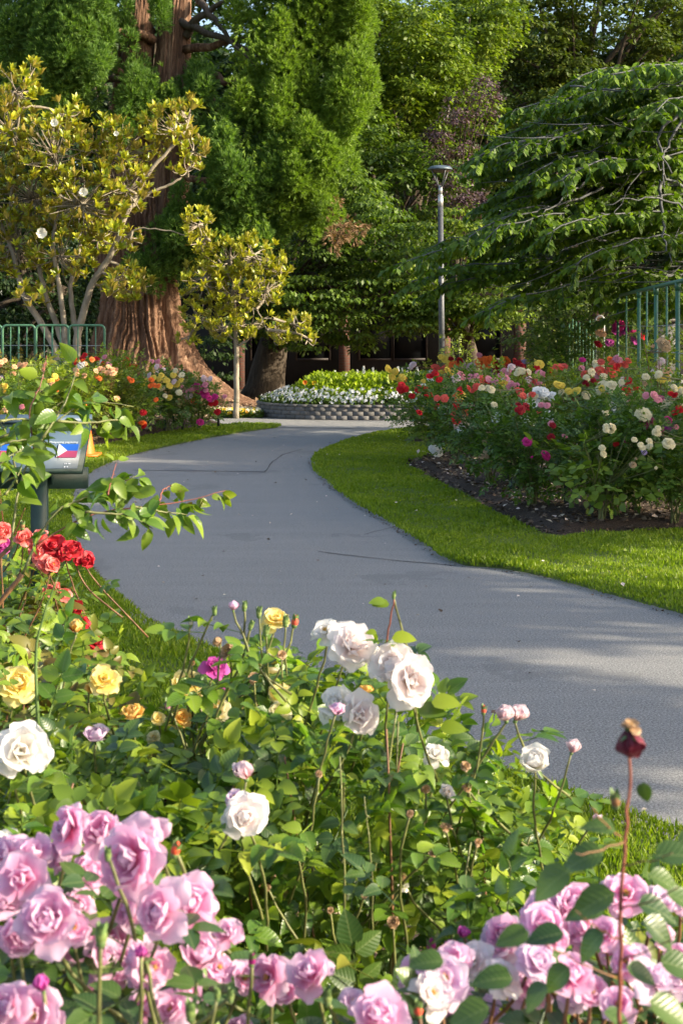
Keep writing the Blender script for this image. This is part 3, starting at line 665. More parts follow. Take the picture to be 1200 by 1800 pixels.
# --- the weeping tree on the right: long grey limbs, leaves hanging in rows
wt = empty('weeping_tree', (7.4, 22.6, 0), 'wide weeping tree with tiered hanging leaves and bare silver limbs at right', 'tree')
MB().tube([(7.4, 22.6, -.1), (7.35, 22.6, 1.5), (7.1, 22.5, 3.2), (6.9, 22.4, 5.2), (6.9, 22.4, 7)], [.5, .36, .32, .22, .1], 14).build('trunk', m_silver_bark, wt, True)
tips = [(778, 268), (815, 300), (832, 228), (902, 182), (1000, 130), (1015, 165), (800, 345), (720, 442), (722, 484), (760, 425), (850, 400), (880, 330), (830, 450), (905, 460), (960, 400), (1010, 455), (1080, 300), (1060, 230), (1090, 420), (1130, 360), (1120, 500), (1180, 540), (1040, 530), (900, 505), (800, 480), (960, 240), (1010, 290), (930, 290), (870, 260), (1150, 180), (1170, 260), (1180, 430), (940, 350), (990, 370), (760, 500), (1080, 545), (850, 540), (980, 520), (1190, 330), (820, 400), (890, 385), (1100, 210), (1060, 330), (780, 290), (850, 262), (920, 215), (990, 150), (1080, 120), (1150, 125), (960, 175), (740, 455), (830, 345), (900, 350), (980, 305)]
TO, TD, TN = [], [], []; brs = []; tw = MB()
for i, (px, py) in enumerate(tips):
    if px < 870 and 200 < py < 400: px += 48
    d = 21.4 + rng.uniform(-2.6, 1.8); e = P(px, py, d)
    z0 = np.clip(e[2] + rng.uniform(-.1, .75), 2.0, 6.3); s = np.array([6.9, 22.4, z0])
    Ld = np.linalg.norm(e - s); c_ = s * .45 + e * .55 + np.array([0, 0, .10 * Ld])
    pp = bez(s, c_, e, 18) + rng.normal(0, .03, (18, 3)); pp[-4:, 2] -= np.array([0, .03, .08, .18]) * .6
    brs.append((pp, .003 + .0022 * Ld))
    T = nrm(np.gradient(pp, axis=0))
    for t in np.arange(.22 if Ld < 3 else .38, 1.0, .115 / max(1, Ld * .55)):
        k = t * 17; j = int(k); o_ = pp[j] * (1 - k + j) + pp[min(17, j + 1)] * (k - j); dr = T[j]
        for sgn in (-1, 1):
            side = np.array([-dr[1], dr[0], 0]) * sgn; L = (1.25 - .8 * t) * rng.uniform(.5, 1.1)
            td = nrm(dr * rng.uniform(.5, 1.0) + side * rng.uniform(.5, 1.0)); e2 = o_ + td * L + np.array([0, 0, -.22 * L * L - rng.uniform(0, .12)])
            q_ = bez(o_, (o_ + e2) / 2 + [0, 0, .1 * L], e2, 5); tw.tube(q_, np.linspace(.004, .002, 5), 3, False)
            n = int(L / .017); u = np.sort(rng.uniform(.12, 1, n)); P_ = np.stack([np.interp(u * 4, np.arange(5), q_[:, a_]) for a_ in range(3)], 1)
            sd2 = np.array([-td[1], td[0], 0]) * np.where(np.arange(n) % 2, 1, -1)[:, None]
            TO.append(P_); dz = np.where(rng.uniform(size=n) < .14, rng.uniform(-.2, .3, n), -.8); TD.append(nrm(sd2 * .55 + td * .35 + np.column_stack([dz * 0, dz * 0, dz]) + rng.normal(0, .16, (n, 3)))); TN.append(nrm(sd2 * .6 + np.array([0, 0, .5]) + td * .3 + rng.normal(0, .25, (n, 3))))
for pp, r_ in brs:
    MB().tube(pp, np.linspace(r_, .008, 18), 7).build('limb', m_silver_bark, wt, True)
for a, b_, c_, r_ in (((1210, 190), (1120, 230), (1180, 300), .05), ((1215, 200), (1160, 240), (1165, 330), .045), ((1165, 320), (1150, 400), (1180, 460), .05), ((1210, 330), (1170, 320), (1155, 290), .045), ((1200, 365), (1150, 330), (1060, 360), .03), ((1180, 440), (1100, 440), (1020, 490), .025), ((1060, 300), (1000, 340), (950, 375), .04), ((1060, 330), (980, 370), (880, 385), .035), ((1000, 150), (1120, 170), (1215, 140), .03), ((1210, 260), (1100, 290), (1060, 420), .02)):
    MB().tube(bez(P(*a, 20.4), P(*b_, 20.0), P(*c_, 19.8), 12) + rng.normal(0, .025, (12, 3)), np.linspace(r_ * .55, r_ * .2, 12), 7).build('bare_limb', m_silver_bark, wt, True)
bt = MB()
for _ in range(55):
    a = P(rng.uniform(960, 1230), rng.uniform(200, 500), rng.uniform(19.5, 22)); e = a + np.array([-rng.uniform(.3, 1.3), rng.normal(0, .3), rng.uniform(-.7, .2)])
    bt.tube(bez(a, (a + e) / 2 + rng.normal(0, .12, 3), e, 6), np.linspace(.008, .003, 6), 4, False)
o = bt.build('bare_twigs', m_silver_bark, wt, True); o['kind'] = 'stuff'
o = tw.build('twigs', m_silver_bark, wt); o['kind'] = 'stuff'
TO, TD, TN = map(np.concatenate, (TO, TD, TN)); print('weep leaves', len(TO))
spread_parts('leaf', 'hanging_leaves', wt, *LEAF4, TO, TD, TN, .12 * rng.uniform(.7, 1.25, len(TO)), m_weep, 0)

# --- trees that stand to the right of the picture and keep the low sun off the path
for i, (x, y, r_) in enumerate([(11.6, 3.35, 1.3), (11.4, 6.0, 1.55), (12.0, 8.9, 1.75), (11.7, 12.7, 1.95), (12.3, 16.9, 2.1)]):
    leafy_tree('broadleaf_tree', 'green tree with a raised spreading crown standing beyond the right edge, %s along its row' % ['nearest', 'second', 'third', 'fourth', 'last'][i], (x, y, 0), [((x, y, 5.45), (r_, r_, .95))], m_elm, m_dark_bark, clump=.5, flat=.6, nleaf=80, leaf=.17, dens=3.1, trunk_r=.15, keepfront=False)
    leafy_tree('shrub', 'loose airy unseen shrub added to dapple the sun under the %s raised tree' % ['nearest', 'second', 'third', 'fourth', 'last'][i], (x + .8, y + .5, 0), [((x + .8, y + .5, 2.4), (r_ * .9, r_ * .9, 1.9))], m_elm, m_dark_bark, clump=.45, flat=.6, nleaf=45, leaf=.14, dens=.75, trunk_r=.05, keepfront=False, cat='shrub')  # sparse low foliage added out of view to break the sun into dapples

# ------------------------------------------------------------------ the building in the shade
m_brick, nt, b = new_mat('red_brick')
bt_ = nt.nodes.new('ShaderNodeTexBrick'); bt_.inputs['Scale'].default_value = 1; bt_.inputs['Brick Width'].default_value = .22; bt_.inputs['Row Height'].default_value = .075; bt_.inputs['Mortar Size'].default_value = .008
bt_.inputs['Color1'].default_value = (.12, .045, .03, 1); bt_.inputs['Color2'].default_value = (.085, .032, .022, 1); bt_.inputs['Mortar'].default_value = (.08, .065, .055, 1)
mp = nt.nodes.new('ShaderNodeMapping'); mp.inputs['Rotation'].default_value = (R(90), 0, 0); nt.links.new(coords(nt), mp.inputs[0]); nt.links.new(mp.outputs[0], bt_.inputs[0])
nt.links.new(bt_.outputs[0], b.inputs['Base Color']); b.inputs['Roughness'].default_value = .9
m_darkwood = plain('dark_stained_wood', (.010, .009, .010), .7)
m_trimwood = plain('dark_trim', (.026, .018, .016), .6)
m_darkglass, nt, b = new_mat('dark_glass'); b.inputs['Base Color'].default_value = (.006, .007, .008, 1); b.inputs['Roughness'].default_value = .45; b.inputs['Specular IOR Level'].default_value = .15
m_roof = plain('roof_sheet', (.08, .08, .085), .6)
B0 = np.array([4.0, 40.5, 0]); bl = empty('garden_building', B0, 'low dark building with red brick pillars behind the trees', 'building')
MB().box((4.0, 42, 1.4), (18, 2.6, 2.8)).build('wall', m_darkwood, bl)
MB().box((4.0, 41.8, 2.95), (19, 4.2, .22)).build('roof', m_roof, bl)
MB().box((4.0, 39.85, 2.72), (18.6, .12, .3)).build('fascia', m_trimwood, bl)
for px in (420, 605, 781, 913, 1050): MB().box(((px - 600) / F * 40.2, 40.2, 1.35), (.31, .31, 2.7)).build('brick_pillar', m_brick, bl)
for px in (470, 550, 660, 720, 850, 980):
    f_ = MB(); x = (px - 600) / F * 40.7; w = .95
    for dx in (-w / 2, w / 2): f_.box((x + dx, 40.66, 1.45), (.06, .06, 1.3))
    for dz in (.83, 2.07): f_.box((x, 40.66, dz), (w - .062, .055, .06))
    fo = f_.build('window', m_trimwood, bl); MB().box((x, 40.675, 1.45), (w - .07, .02, 1.17)).build('pane', m_darkglass, fo)

# ------------------------------------------------------------------ lamp post
m_pole = plain('weathered_pole_paint', (.085, .09, .10), .5, .3, .3, 20)
m_steel = plain('bare_steel', (.5, .5, .5), .38, .6, .1)
m_lampdark = plain('lamp_dark_metal', (.12, .16, .19), .4, .4)
m_cage, nt, b = new_mat('lamp_underside'); b.inputs['Base Color'].default_value = (.10, .07, .05, 1)
ld = 28.0; Lb = np.array([(777 - 600) / F * ld, ld, 0]); lp = empty('lamp_post', Lb, 'tall slim park lamp post with a flat round hood', 'street lamp')
s = ld / F; Z = lambda y: CAM_H - (y - 578) * s
def lathe(prof, c, k=24):
    a = np.linspace(0, 2 * np.pi, k, endpoint=False); V = np.concatenate([np.stack([c[0] + r * np.cos(a), c[1] + r * np.sin(a), np.full(k, z)], 1) for r, z in prof])
    n = len(prof); i = np.arange(n - 1)[:, None] * k; j = np.arange(k)[None]; j2 = (j + 1) % k
    return V, np.stack([i + j, i + j2, i + k + j2, i + k + j], -1).reshape(-1, 4)
lean = lambda z: Lb[:2] + np.array([-.045 * z / 5, 0])
def seg(name, y0, y1, r0, r1, mat):
    z0, z1 = Z(y0), Z(y1) if y1 else 0; c0, c1 = lean(z0), lean(z1)
    MB().tube([(c0[0], c0[1], z0), (c1[0], c1[1], z1)], [r0, r1], 16).build(name, mat, lp, True)
MB().tube([(*lean(0), -.05), (*lean(Z(363)), Z(363))], [.065, .052], 16).build('pole', m_pole, lp, True)
MB().tube([(*lean(0), -.02), (*lean(0), .25)], [.11, .085], 16).build('pole_base', m_pole, lp, True)
seg('steel_sleeve', 363, 345, .053, .053, m_steel); seg('neck', 345, 342, .053, .04, m_steel); seg('collar', 342, 326, .04, .04, m_steel)
c = lean(Z(300)); hz = Z(300)
V, q = lathe([(.0, Z(291.2)), (.12, Z(291.4)), (.19, Z(292.8)), (.235, Z(296)), (.25, Z(298)), (.24, Z(298.6)), (.19, Z(299.4)), (0, Z(299.5))], c); part('hood', V, q, m_lampdark, lp, True)
V, q = lathe([(.185, Z(299.6)), (.17, Z(302.5)), (.0, Z(302.6))], c); part('lamp_lens', V, q, m_cage, lp, True)
for i in range(4):
    a = .5 + i * math.pi / 2; MB().tube([(c[0] + .045 * math.cos(a), c[1] + .045 * math.sin(a), Z(330)), (c[0] + .2 * math.cos(a), c[1] + .2 * math.sin(a), Z(298))], [.012, .012], 6).build('strut', m_pole, lp)

# ------------------------------------------------------------------ raised planter of blocks
m_block, nt, b = new_mat('grey_block')
oi = nt.nodes.new('ShaderNodeObjectInfo'); c0 = ramp(nt, oi.outputs['Random'], [(.10, .097, .10), (.15, .145, .148), (.13, .13, .138), (.19, .185, .19)])
c0 = mixc(nt, math_n(nt, 'MULTIPLY', noise(nt, 14, 5), .6), c0, (.07, .07, .06)); nt.links.new(c0, b.inputs['Base Color']); b.inputs['Roughness'].default_value = .9; bump(nt, b, noise(nt, 60, 3), .5, .01)
m_joint = plain('dark_joint', (.05, .05, .05), .95)
m_soil = plain('soil', (.03, .02, .015), .95)
pc = np.array([(672 - 600) / F * 28.2, 28.2]); pa, pb = 2.42, 1.72
pl = empty('raised_planter', (pc[0], pc[1], 0), 'raised oval planter of grey blocks full of white and yellow flowers', 'planter')
def oval(t, a=pa, b_=pb, e=2.5):
    c_, s_ = np.cos(t), np.sin(t); return np.stack([pc[0] + a * np.sign(c_) * np.abs(c_) ** (2 / e), pc[1] + b_ * np.sign(s_) * np.abs(s_) ** (2 / e)], -1)
tt = np.linspace(0, 2 * np.pi, 4000); op = oval(tt); al = np.concatenate([[0], np.cumsum(np.hypot(*np.diff(op, axis=0).T))]); PL = al[-1]
def at(s_):
    s_ = s_ % PL; x = np.interp(s_, al, op[:, 0]); y = np.interp(s_, al, op[:, 1]); x2 = np.interp((s_ + .02) % PL, al, op[:, 0]); y2 = np.interp((s_ + .02) % PL, al, op[:, 1]); return np.array([x, y]), math.atan2(y2 - y, x2 - x)
bw, bh = .200, .078
nb = int(PL / bw); bw = PL / nb
def bevel_box(sx, sy, sz, bv):
    V = []; 
    for z in (-sz / 2, sz / 2):
        for x, y in ((-1, -1), (1, -1), (1, 1), (-1, 1)): V.append([x * (sx / 2 - bv), y * (sy / 2 - bv), z])
    for z in (-sz / 2 + bv, sz / 2 - bv):
        for x, y in ((-1, -1), (1, -1), (1, 1), (-1, 1)): V.append([x * sx / 2, y * sy / 2, z])
    q = [[3, 2, 1, 0], [4, 5, 6, 7]]
    for i in range(4):
        j = (i + 1) % 4; q += [[8 + i, 8 + j, 12 + j, 12 + i], [i, j, 8 + j, 8 + i], [12 + i, 12 + j, 4 + j, 4 + i]]
    return np.array(V), np.array(q)
me_b = mesh_np('brick', *bevel_box(bw - .004, .11, bh - .004, .002), m_block); me_c = mesh_np('coping_stone', *bevel_box(bw - .003, .14, .04, .004), m_block)
org = np.array([pc[0], pc[1], 0])
for r_ in range(3):
    for i in range(nb):
        (x, y), a = at((i + .5 * (r_ % 2)) * bw)
        if y > pc[1] + 1.35: continue
        o = link('brick', me_b, pl); o.location = Vector((x, y, .003 + bh * (r_ + .5)) - org + np.array([0, rng.normal(0, .0008), 0])); o.rotation_euler = (0, 0, a + rng.normal(0, .002))
for i in range(nb):
    (x, y), a = at((i + .25) * bw)
    o = link('coping_stone', me_c, pl); o.location = Vector((x, y, .003 + bh * 3 + .0235) - org); o.rotation_euler = (0, 0, a + rng.normal(0, .006))
core = oval(np.linspace(0, 2 * np.pi, 80, endpoint=False), pa - .03, pb - .03); ci = oval(np.linspace(0, 2 * np.pi, 80, endpoint=False), pa - .05, pb - .05)
n = 80; V = np.concatenate([np.column_stack([core, np.zeros(n)]), np.column_stack([core, np.full(n, bh * 3)])]); i = np.arange(n)
part('joint_core', V, np.stack([i, (i + 1) % n, n + (i + 1) % n, n + i], 1), m_joint, pl)
V = np.concatenate([np.column_stack([ci, np.full(n, .26)]), [[pc[0], pc[1], .34]]]); part('soil', V, np.stack([i, (i + 1) % n, np.full(n, n)], 1), m_soil, pl)

m_bedleaf = leaf_mat('bedding_leaf', [(.09, .15, .014), (.17, .27, .02), (.26, .38, .03), (.34, .45, .045)], trans=.35, clump=3)
m_petleaf = leaf_mat('petunia_leaf', [(.03, .06, .012), (.06, .12, .02), (.09, .16, .03)], trans=.3, clump=3)
m_white = petal_mat('white_petal', (.82, .83, .86)); m_spk = petal_mat('spike_petal', (.80, .80, .78))
def ring_pts(n, k0, k1):
    t = rng.uniform(0, 2 * np.pi, n); k = np.sqrt(rng.uniform(k0 ** 2, k1 ** 2, n)); o_ = oval(t); return pc + (o_ - pc) * k[:, None], k
FLW = (np.array([[.15, 0, 0]] + [[.0 + .16 * (i % 2), math.cos(i * .6283) * (1 if i % 2 == 0 else .6), math.sin(i * .6283) * (1 if i % 2 == 0 else .6)] for i in range(10)]) * np.array([-1, 1, 1]), np.array([[0, 1 + i, 1 + (i + 1) % 10] for i in range(10)]))
FL2 = []; FF2 = []                     # a five lobed flat flower, axis = x
for i in range(5):
    a = i * 2 * math.pi / 5; n0 = len(FL2)
    for r_, da in ((.06, 0), (.7, -.5), (1.0, -.25), (1.0, .25), (.7, .5)): FL2.append([.22 * r_, r_ * math.cos(a + da), r_ * math.sin(a + da)])
    FF2 += [[n0, n0 + 1, n0 + 2], [n0, n0 + 2, n0 + 3], [n0, n0 + 3, n0 + 4]]
FL2 = (np.array(FL2), np.array(FF2))
p, k = ring_pts(9000, .72, 1.0); z = .27 + .16 * (1 - (k - .72) / .28) * 1.2 + rng.uniform(-.05, .09, len(p))
V, Fa = scatter_np(*LEAF2, np.column_stack([p, z]), rvec(len(p)), rvec(len(p)) + [0, 0, .8], .055 * rng.uniform(.7, 1.3, len(p)))
tag(part('petunia_leaves', V, Fa, m_petleaf), 'low dark green leaves of the white flowers edging the planter', 'bedding plants', kind='stuff')
p, k = ring_pts(1700, .75, 1.0); clus = und(p[:, 0], p[:, 1], 2.6) > -.35; p, k = p[clus], k[clus]; out = np.column_stack([nrm(p - pc), np.full(len(p), .55)]) + rng.normal(0, .3, (len(p), 3))
z = .33 + .24 * (1 - (k - .72) / .28) + rng.uniform(-.04, .05, len(p)); k = p[:, 1] < pc[1] + .8
V, Fa = scatter_np(*FL2, np.column_stack([p, z])[k], out[k], rvec(k.sum()), .029 * rng.uniform(.8, 1.25, k.sum()))
tag(part('white_petunias', V, Fa, m_white), 'band of small white flowers edging the front of the planter', 'flowers', kind='stuff')
p, k = ring_pts(17000, 0, .80); z = .38 + (.40 * np.clip((.82 - k) / .25, 0, 1)) * rng.uniform(.25, 1, len(p)) + .04 * und(p[:, 0], p[:, 1], 3)
V, Fa = scatter_np(*LEAF2, np.column_stack([p, z]), nrm(rvec(len(p)) + [0, 0, .9]), rvec(len(p)), .085 * rng.uniform(.7, 1.4, len(p)))
tag(part('bedding_foliage', V, Fa, m_bedleaf), 'bright yellow green foliage filling the middle of the planter', 'bedding plants', kind='stuff')
m_or = petal_mat('orange_petal', (.80, .22, .02)); m_bedyel = petal_mat('bedding_yellow', (.80, .55, .03)); m_stemg = plain('green_stem', (.08, .14, .03), .6)
for j, (px, py, cc) in enumerate([(536, 672, m_or), (552, 673, m_bedyel), (655, 677, m_or), (672, 668, m_or), (689, 669, m_or), (712, 667, m_or), (638, 670, m_bedyel), (602, 669, m_bedyel), (575, 676, m_bedyel), (622, 680, m_bedyel), (700, 676, m_bedyel)]):
    d = 27.2 + rng.uniform(-.2, .4); c_ = P(px, py, d); k = 10; a = np.arange(k) * .628; f_ = MB()
    f_.scatter(*PET_LO, np.repeat(c_[None], k, 0), np.stack([np.cos(a), -.4 + 0 * a, np.sin(a)], 1), np.tile([[0, -1, .2]], (k, 1)), .05)
    o = empty('bedding_flower', (c_[0], c_[1], c_[2] - .3), '%s daisy like flower at the %s of the planter foliage' % ('orange' if cc is m_or else 'yellow', ['far left', 'left, beside the orange one', 'centre front', 'centre right', 'right of centre', 'right end', 'middle', 'middle left', 'left front', 'middle front', 'right front'][j]), 'flower', 'small flowers in the planter')
    f_.build('petals', cc, o); MB().tube([c_ + [0, .02, -.3], c_], .004, 4).build('stem', m_stemg, o)
SPL = ['tallest at its left part', 'first white one from the left', 'short, beside the first white one', 'second white one from the left', 'mid height at centre left', 'third white one from the left', 'tall green one left of the thick white spikes', 'just right of the tall centre spike', 'the thickest and tallest', 'leaning on the right side of the thickest', 'two places right of the thickest', 'last one at the right end', 'shortest at the far left', 'between the centre left ones', 'short one right of centre', 'short one left of centre', 'short one just left of the thickest']
for j, (px, py, h, w) in enumerate([(566, 648, 26, 2), (589, 652, 24, 4), (603, 654, 20, 1), (608, 656, 18, 4), (628, 650, 22, 3), (639, 645, 28, 5), (655, 647, 28, 3), (662, 650, 20, 1), (699, 645, 34, 8), (706, 648, 28, 5), (715, 652, 22, 3), (733, 645, 30, 6), (547, 664, 10, 1), (620, 654, 20, 2), (672, 655, 14, 1), (592, 660, 16, 3), (683, 656, 16, 2)]):
    d = 27.9 + rng.uniform(-.5, .6); top = P(px, py, d); bot = top - [0, 0, (h + 14) * d / F]; n = int(14 + w * 9)
    o = empty('flower_spike', bot, 'thin %s flower spike in the planter, %s' % ('white' if w > 2 else 'green', SPL[j]), 'flower spike', 'flower spikes in the planter')
    tt_ = rng.uniform(0, 1, n); c_ = bot + (top - bot) * (.35 + .65 * tt_)[:, None]; rr = (.012 + w * .008) * (1.15 - tt_); u = rvec(n) * [1, 1, .3]
    f_ = MB(); f_.scatter(*FL2, c_ + u * rr[:, None], u, rvec(n), .022 if w > 2 else .012); f_.build('florets', m_spk if w > 2 else m_bedleaf, o)
    MB().tube([bot, top], [.005, .003], 4).build('stem', m_stemg, o)
# ------------------------------------------------------------------ low bedding at the foot of the small magnolia
m_pyel = petal_mat('pansy_yellow', (.85, .62, .04)); m_porg = petal_mat('pansy_orange', (.85, .35, .03)); m_pwh = petal_mat('pansy_white', (.80, .78, .62))
for nm, lab, mm, nn in (('yellow_bedding', 'low yellow flowers edging the bark under the small magnolia', m_pyel, 260), ('orange_bedding', 'low orange flowers edging the bark under the small magnolia', m_porg, 90), ('white_bedding', 'low cream flowers edging the bark under the small magnolia', m_pwh, 330)):
    X = rng.uniform(-2.45, -1.55, nn); Y = 27.25 + rng.uniform(-.15, .5, nn)
    V, Fa = scatter_np(*FL2, np.column_stack([X, Y, rng.uniform(.06, .16, nn)]), rvec(nn) * .5 + [0, -.8, .6], rvec(nn), .032); tag(part(nm, V, Fa, mm), lab, 'flowers', kind='stuff')
nn = 2500; X = rng.uniform(-2.5, -1.5, nn); Y = 27.25 + rng.uniform(-.2, .6, nn)
V, Fa = scatter_np(*LEAF2, np.column_stack([X, Y, rng.uniform(0, .12, nn)]), rvec(nn) + [0, 0, .6], rvec(nn), .06); tag(part('bedding_leaves', V, Fa, m_petleaf), 'low green leaves under the small magnolia', 'bedding plants', kind='stuff')

# ------------------------------------------------------------------ green pipe fences
m_green = plain('green_fence_paint', (.035, .12, .065), .45, 0, .2, 15); m_green2 = plain('worn_green_paint', (.07, .18, .10), .45, 0, .2, 15); m_galv = plain('galvanised', (.35, .36, .36), .45, .4)
fd = 24.0
fl_lab = ['green hoop fence panel at the left edge of the photo', 'green hoop fence panel second from the left, in front of the magnolia', 'green hoop fence panel third from the left, in front of the magnolia stems', 'green hoop fence panel at the right end of the left fence, before the redwood']
for j, (x0, x1) in enumerate([(-56, 4), (5, 62), (64, 121), (122, 184)]):
    a, b_ = P(x0, 572, fd - .1 * j)[0], P(x1, 572, fd - .1 * j)[0]; top = P(0, 572, fd)[2]; yy = fd - .1 * j
    t = empty('fence_panel', ((a + b_) / 2, yy, 0), fl_lab[j], 'fence panel', 'green hoop fence panels on the left'); r_ = .07
    arc = [(a, yy, -.05), (a, yy, top - r_)] + [(a + r_ - r_ * math.cos(q_), yy, top - r_ + r_ * math.sin(q_)) for q_ in np.linspace(.2, 1.57, 5)] + [(b_ - r_ + r_ * math.sin(q_), yy, top - r_ + r_ * math.cos(q_)) for q_ in np.linspace(0, 1.4, 5)] + [(b_, yy, top - r_), (b_, yy, -.05)]
    MB().tube(arc, .020, 8).build('hoop', m_green2, t, True)
    for k in (1, 2, 3):
        x = a + (b_ - a) * k / 4; MB().tube([(x, yy, .05), (x, yy, top - .01)], .011 if k != 2 else .016, 6).build('bar', m_green2, t, True)
    for z in (1.42, .95): MB().tube([(a, yy - .005, z), (b_, yy - .005, z)], .006, 5).build('wire', m_galv, t)
# the tall fence on the right runs back from the right edge
A_, B_ = P(1085, 520, 21.5), P(1215, 489.5, 14.0); top = 2.2
rf = empty('tall_fence', (A_[0], A_[1], 0), 'tall green pipe fence running along the right rose bed', 'fence')
ln = lambda x: (lambda w: np.array([(x - 600) / F / w, 1 / w]))(1 / 21.5 + (x - 1085) / 115 * (1 / 14.7 - 1 / 21.5))
e0, e1 = ln(1085), ln(1235)
MB().tube([(*e0, top), (*((e0 + e1) / 2), top), (*e1, top)], .024, 10).build('top_rail', m_green, rf, True)
for px, r_ in ((1085, .02), (1122, .024), (1152, .024), (1190, .024), (1228, .024)):
    x, y = ln(px); MB().tube([(x, y, 0), (x, y, top)], r_, 10).build('post', m_green, rf, True); MB().tube([(x, y, top - .09), (x, y, top - .0)], r_ + .007, 10).build('clamp', m_green, rf, True)
for px in (1100, 1136, 1171, 1209):
    x, y = ln(px); MB().tube([(x, y, .3), (x, y, top)], .012, 7).build('bar', m_green2, rf, True)
for z in (1.75, 1.45, 1.05): MB().tube([(*e0, z), (*((e0 + e1) / 2), z - .02), (*e1, z)], .004, 4).build('wire', m_galv, rf)
# far panel of fine bars with a bright hoop
hp = empty('hoop_panel', (P(1045, 600, 25)[0], 25, 0), 'green hoop panel with a bright steel end behind the right rose bed', 'fence panel')
x0, x1 = P(1047, 0, 25)[0], P(1061, 0, 25)[0]; zt = P(0, 555, 25)[2]
MB().tube([(x0, 25, 0), (x0, 25, zt - .05), (x0 + .03, 25, zt - .01), ((x0 + x1) / 2, 25, zt), (x1 - .03, 25, zt - .01), (x1, 25, zt - .05), (x1, 25, 0)], .013, 8).build('hoop', m_galv, hp, True)
for px in range(1000, 1047, 6): x = P(px, 0, 25.4)[0]; MB().tube([(x, 25.4, 0), (x, 25.4, zt - .1 + rng.uniform(-.05, .05))], .011, 6).build('bar', m_green2, hp, True)

# bench glimpsed through the tall fence, and a dark kiosk behind
m_slat = plain('pale_slat', (.42, .43, .47), .6); m_black = plain('dark_panel', (.02, .02, .024), .6)
bc = P(1185, 672, 24); be = empty('slatted_bench', (bc[0], 24, 0), 'pale slatted bench end seen through the tall fence at right', 'bench')
for k in range(6): MB().box((bc[0], 24, .45 + k * .09), (.75, .03, .06)).build('slat', m_slat, be)
for dx in (-.33, .33): MB().box((bc[0] + dx, 24.03, .45), (.05, .028, .9)).build('leg', m_black, be)
kc = P(1148, 640, 30); ki = empty('dark_kiosk', (kc[0], 30, 0), 'dark square cabinet behind the tall fence at right', 'cabinet')
MB().box((kc[0], 30, .92), (.85, .6, 1.85)).build('body', m_black, ki); MB().box((kc[0], 29.98, 1.88), (.95, .7, .06)).build('top', m_trimwood, ki); MB().box((kc[0], 29.69, 1.5), (.5, .02, .3)).build('hatch', m_darkglass, ki)

# ------------------------------------------------------------------ traffic cone
m_cone, nt, b = new_mat('orange_plastic'); b.inputs['Base Color'].default_value = (.85, .17, .015, 1); b.inputs['Roughness'].default_value = .5
m_refl, nt, b = new_mat('white_sleeve'); b.inputs['Base Color'].default_value = (.75, .76, .80, 1); b.inputs['Roughness'].default_value = .4
cd = 18.6; cc = np.array([(150 - 600) / F * cd, cd]); cn = empty('traffic_cone', (*cc, .04), 'orange traffic cone with a white sleeve behind the welcome sign', 'traffic cone')
rz = lambda z: .022 + .115 * (1 - z / .72)
for nm, z0, z1, m_, dr in (('lower_cone', .07, .42, m_cone, 0), ('sleeve', .42, .55, m_refl, .002), ('upper_cone', .55, .76, m_cone, 0)):
    V, q = lathe([(rz(z0) + dr, z0), (rz(z1) + dr, z1)] + ([(.012, z1)] if nm == 'upper_cone' else []), cc); part(nm, V, q, m_, cn, True)
MB().add(*(lambda v, f: (v + np.array([cc[0], cc[1], .055]), f))(*bevel_box(.38, .38, .035, .01))).build('base', m_cone, cn)

# ------------------------------------------------------------------ welcome sign
m_sgreen = plain('sign_green_paint', (.022, .05, .042), .5, 0, .2, 20, .1); m_sface = plain('sign_face', (.07, .11, .155), .42, 0, .12, 3)
m_txt, nt, b = new_mat('white_lettering'); b.inputs['Base Color'].default_value = (.75, .78, .8, 1)
def flat(name, c_):
    m, nt, b = new_mat(name); b.inputs['Base Color'].default_value = (*c_, 1); b.inputs['Roughness'].default_value = .45; return m
m_blue = flat('flag_blue', (.02, .12, .50)); m_red = flat('flag_red', (.42, .06, .13)); m_fw = flat('flag_white', (.72, .73, .75))
sdp = 8.6; sg = empty('welcome_sign', ((64 - 600) / F * sdp, sdp, 0), 'tilted blue grey information sign with a flag on a dark green post', 'sign')
sx = sdp / F; xl, xr = (-120 - 600) * sx, (147 - 600) * sx; zb = CAM_H - (826 - 578) * sx; 
tilt = R(58); Hs = (826 - 757) * sx / math.sin(R(32)) * .80   # face leans back
tilt = R(50)
dirv = np.array([0, math.sin(tilt), math.cos(tilt)]); nv = np.array([0, -math.cos(tilt), math.sin(tilt)])
o0 = np.array([xl, sdp - .05, zb])
def quad(name, u0, u1, v0, v1, off, mat, thick=.0, parent=sg):
    """A board lying in the tilted plane: u along x (m), v up the slope (m)."""
    c_ = [o0 + [u, 0, 0] + dirv * v + nv * off for u, v in ((u0, v0), (u1, v0), (u1, v1), (u0, v1))]
    if thick:
        c_ += [p_ - nv * thick for p_ in c_]; f = [[0, 1, 2, 3], [7, 6, 5, 4], [0, 4, 5, 1], [1, 5, 6, 2], [2, 6, 7, 3], [3, 7, 4, 0]]
    else: f = [[0, 1, 2, 3]]
    return part(name, c_, f, mat, parent)
Ws = xr - xl; Hs = .40
quad('frame', 0, Ws, 0, Hs, 0, m_sgreen, .03); quad('face', .012, Ws - .03, .015, Hs - .03, .004, m_sface, .003)
rim = quad('top_band', -.01, Ws, Hs + .01, Hs + .07, .02, m_sface, .03)
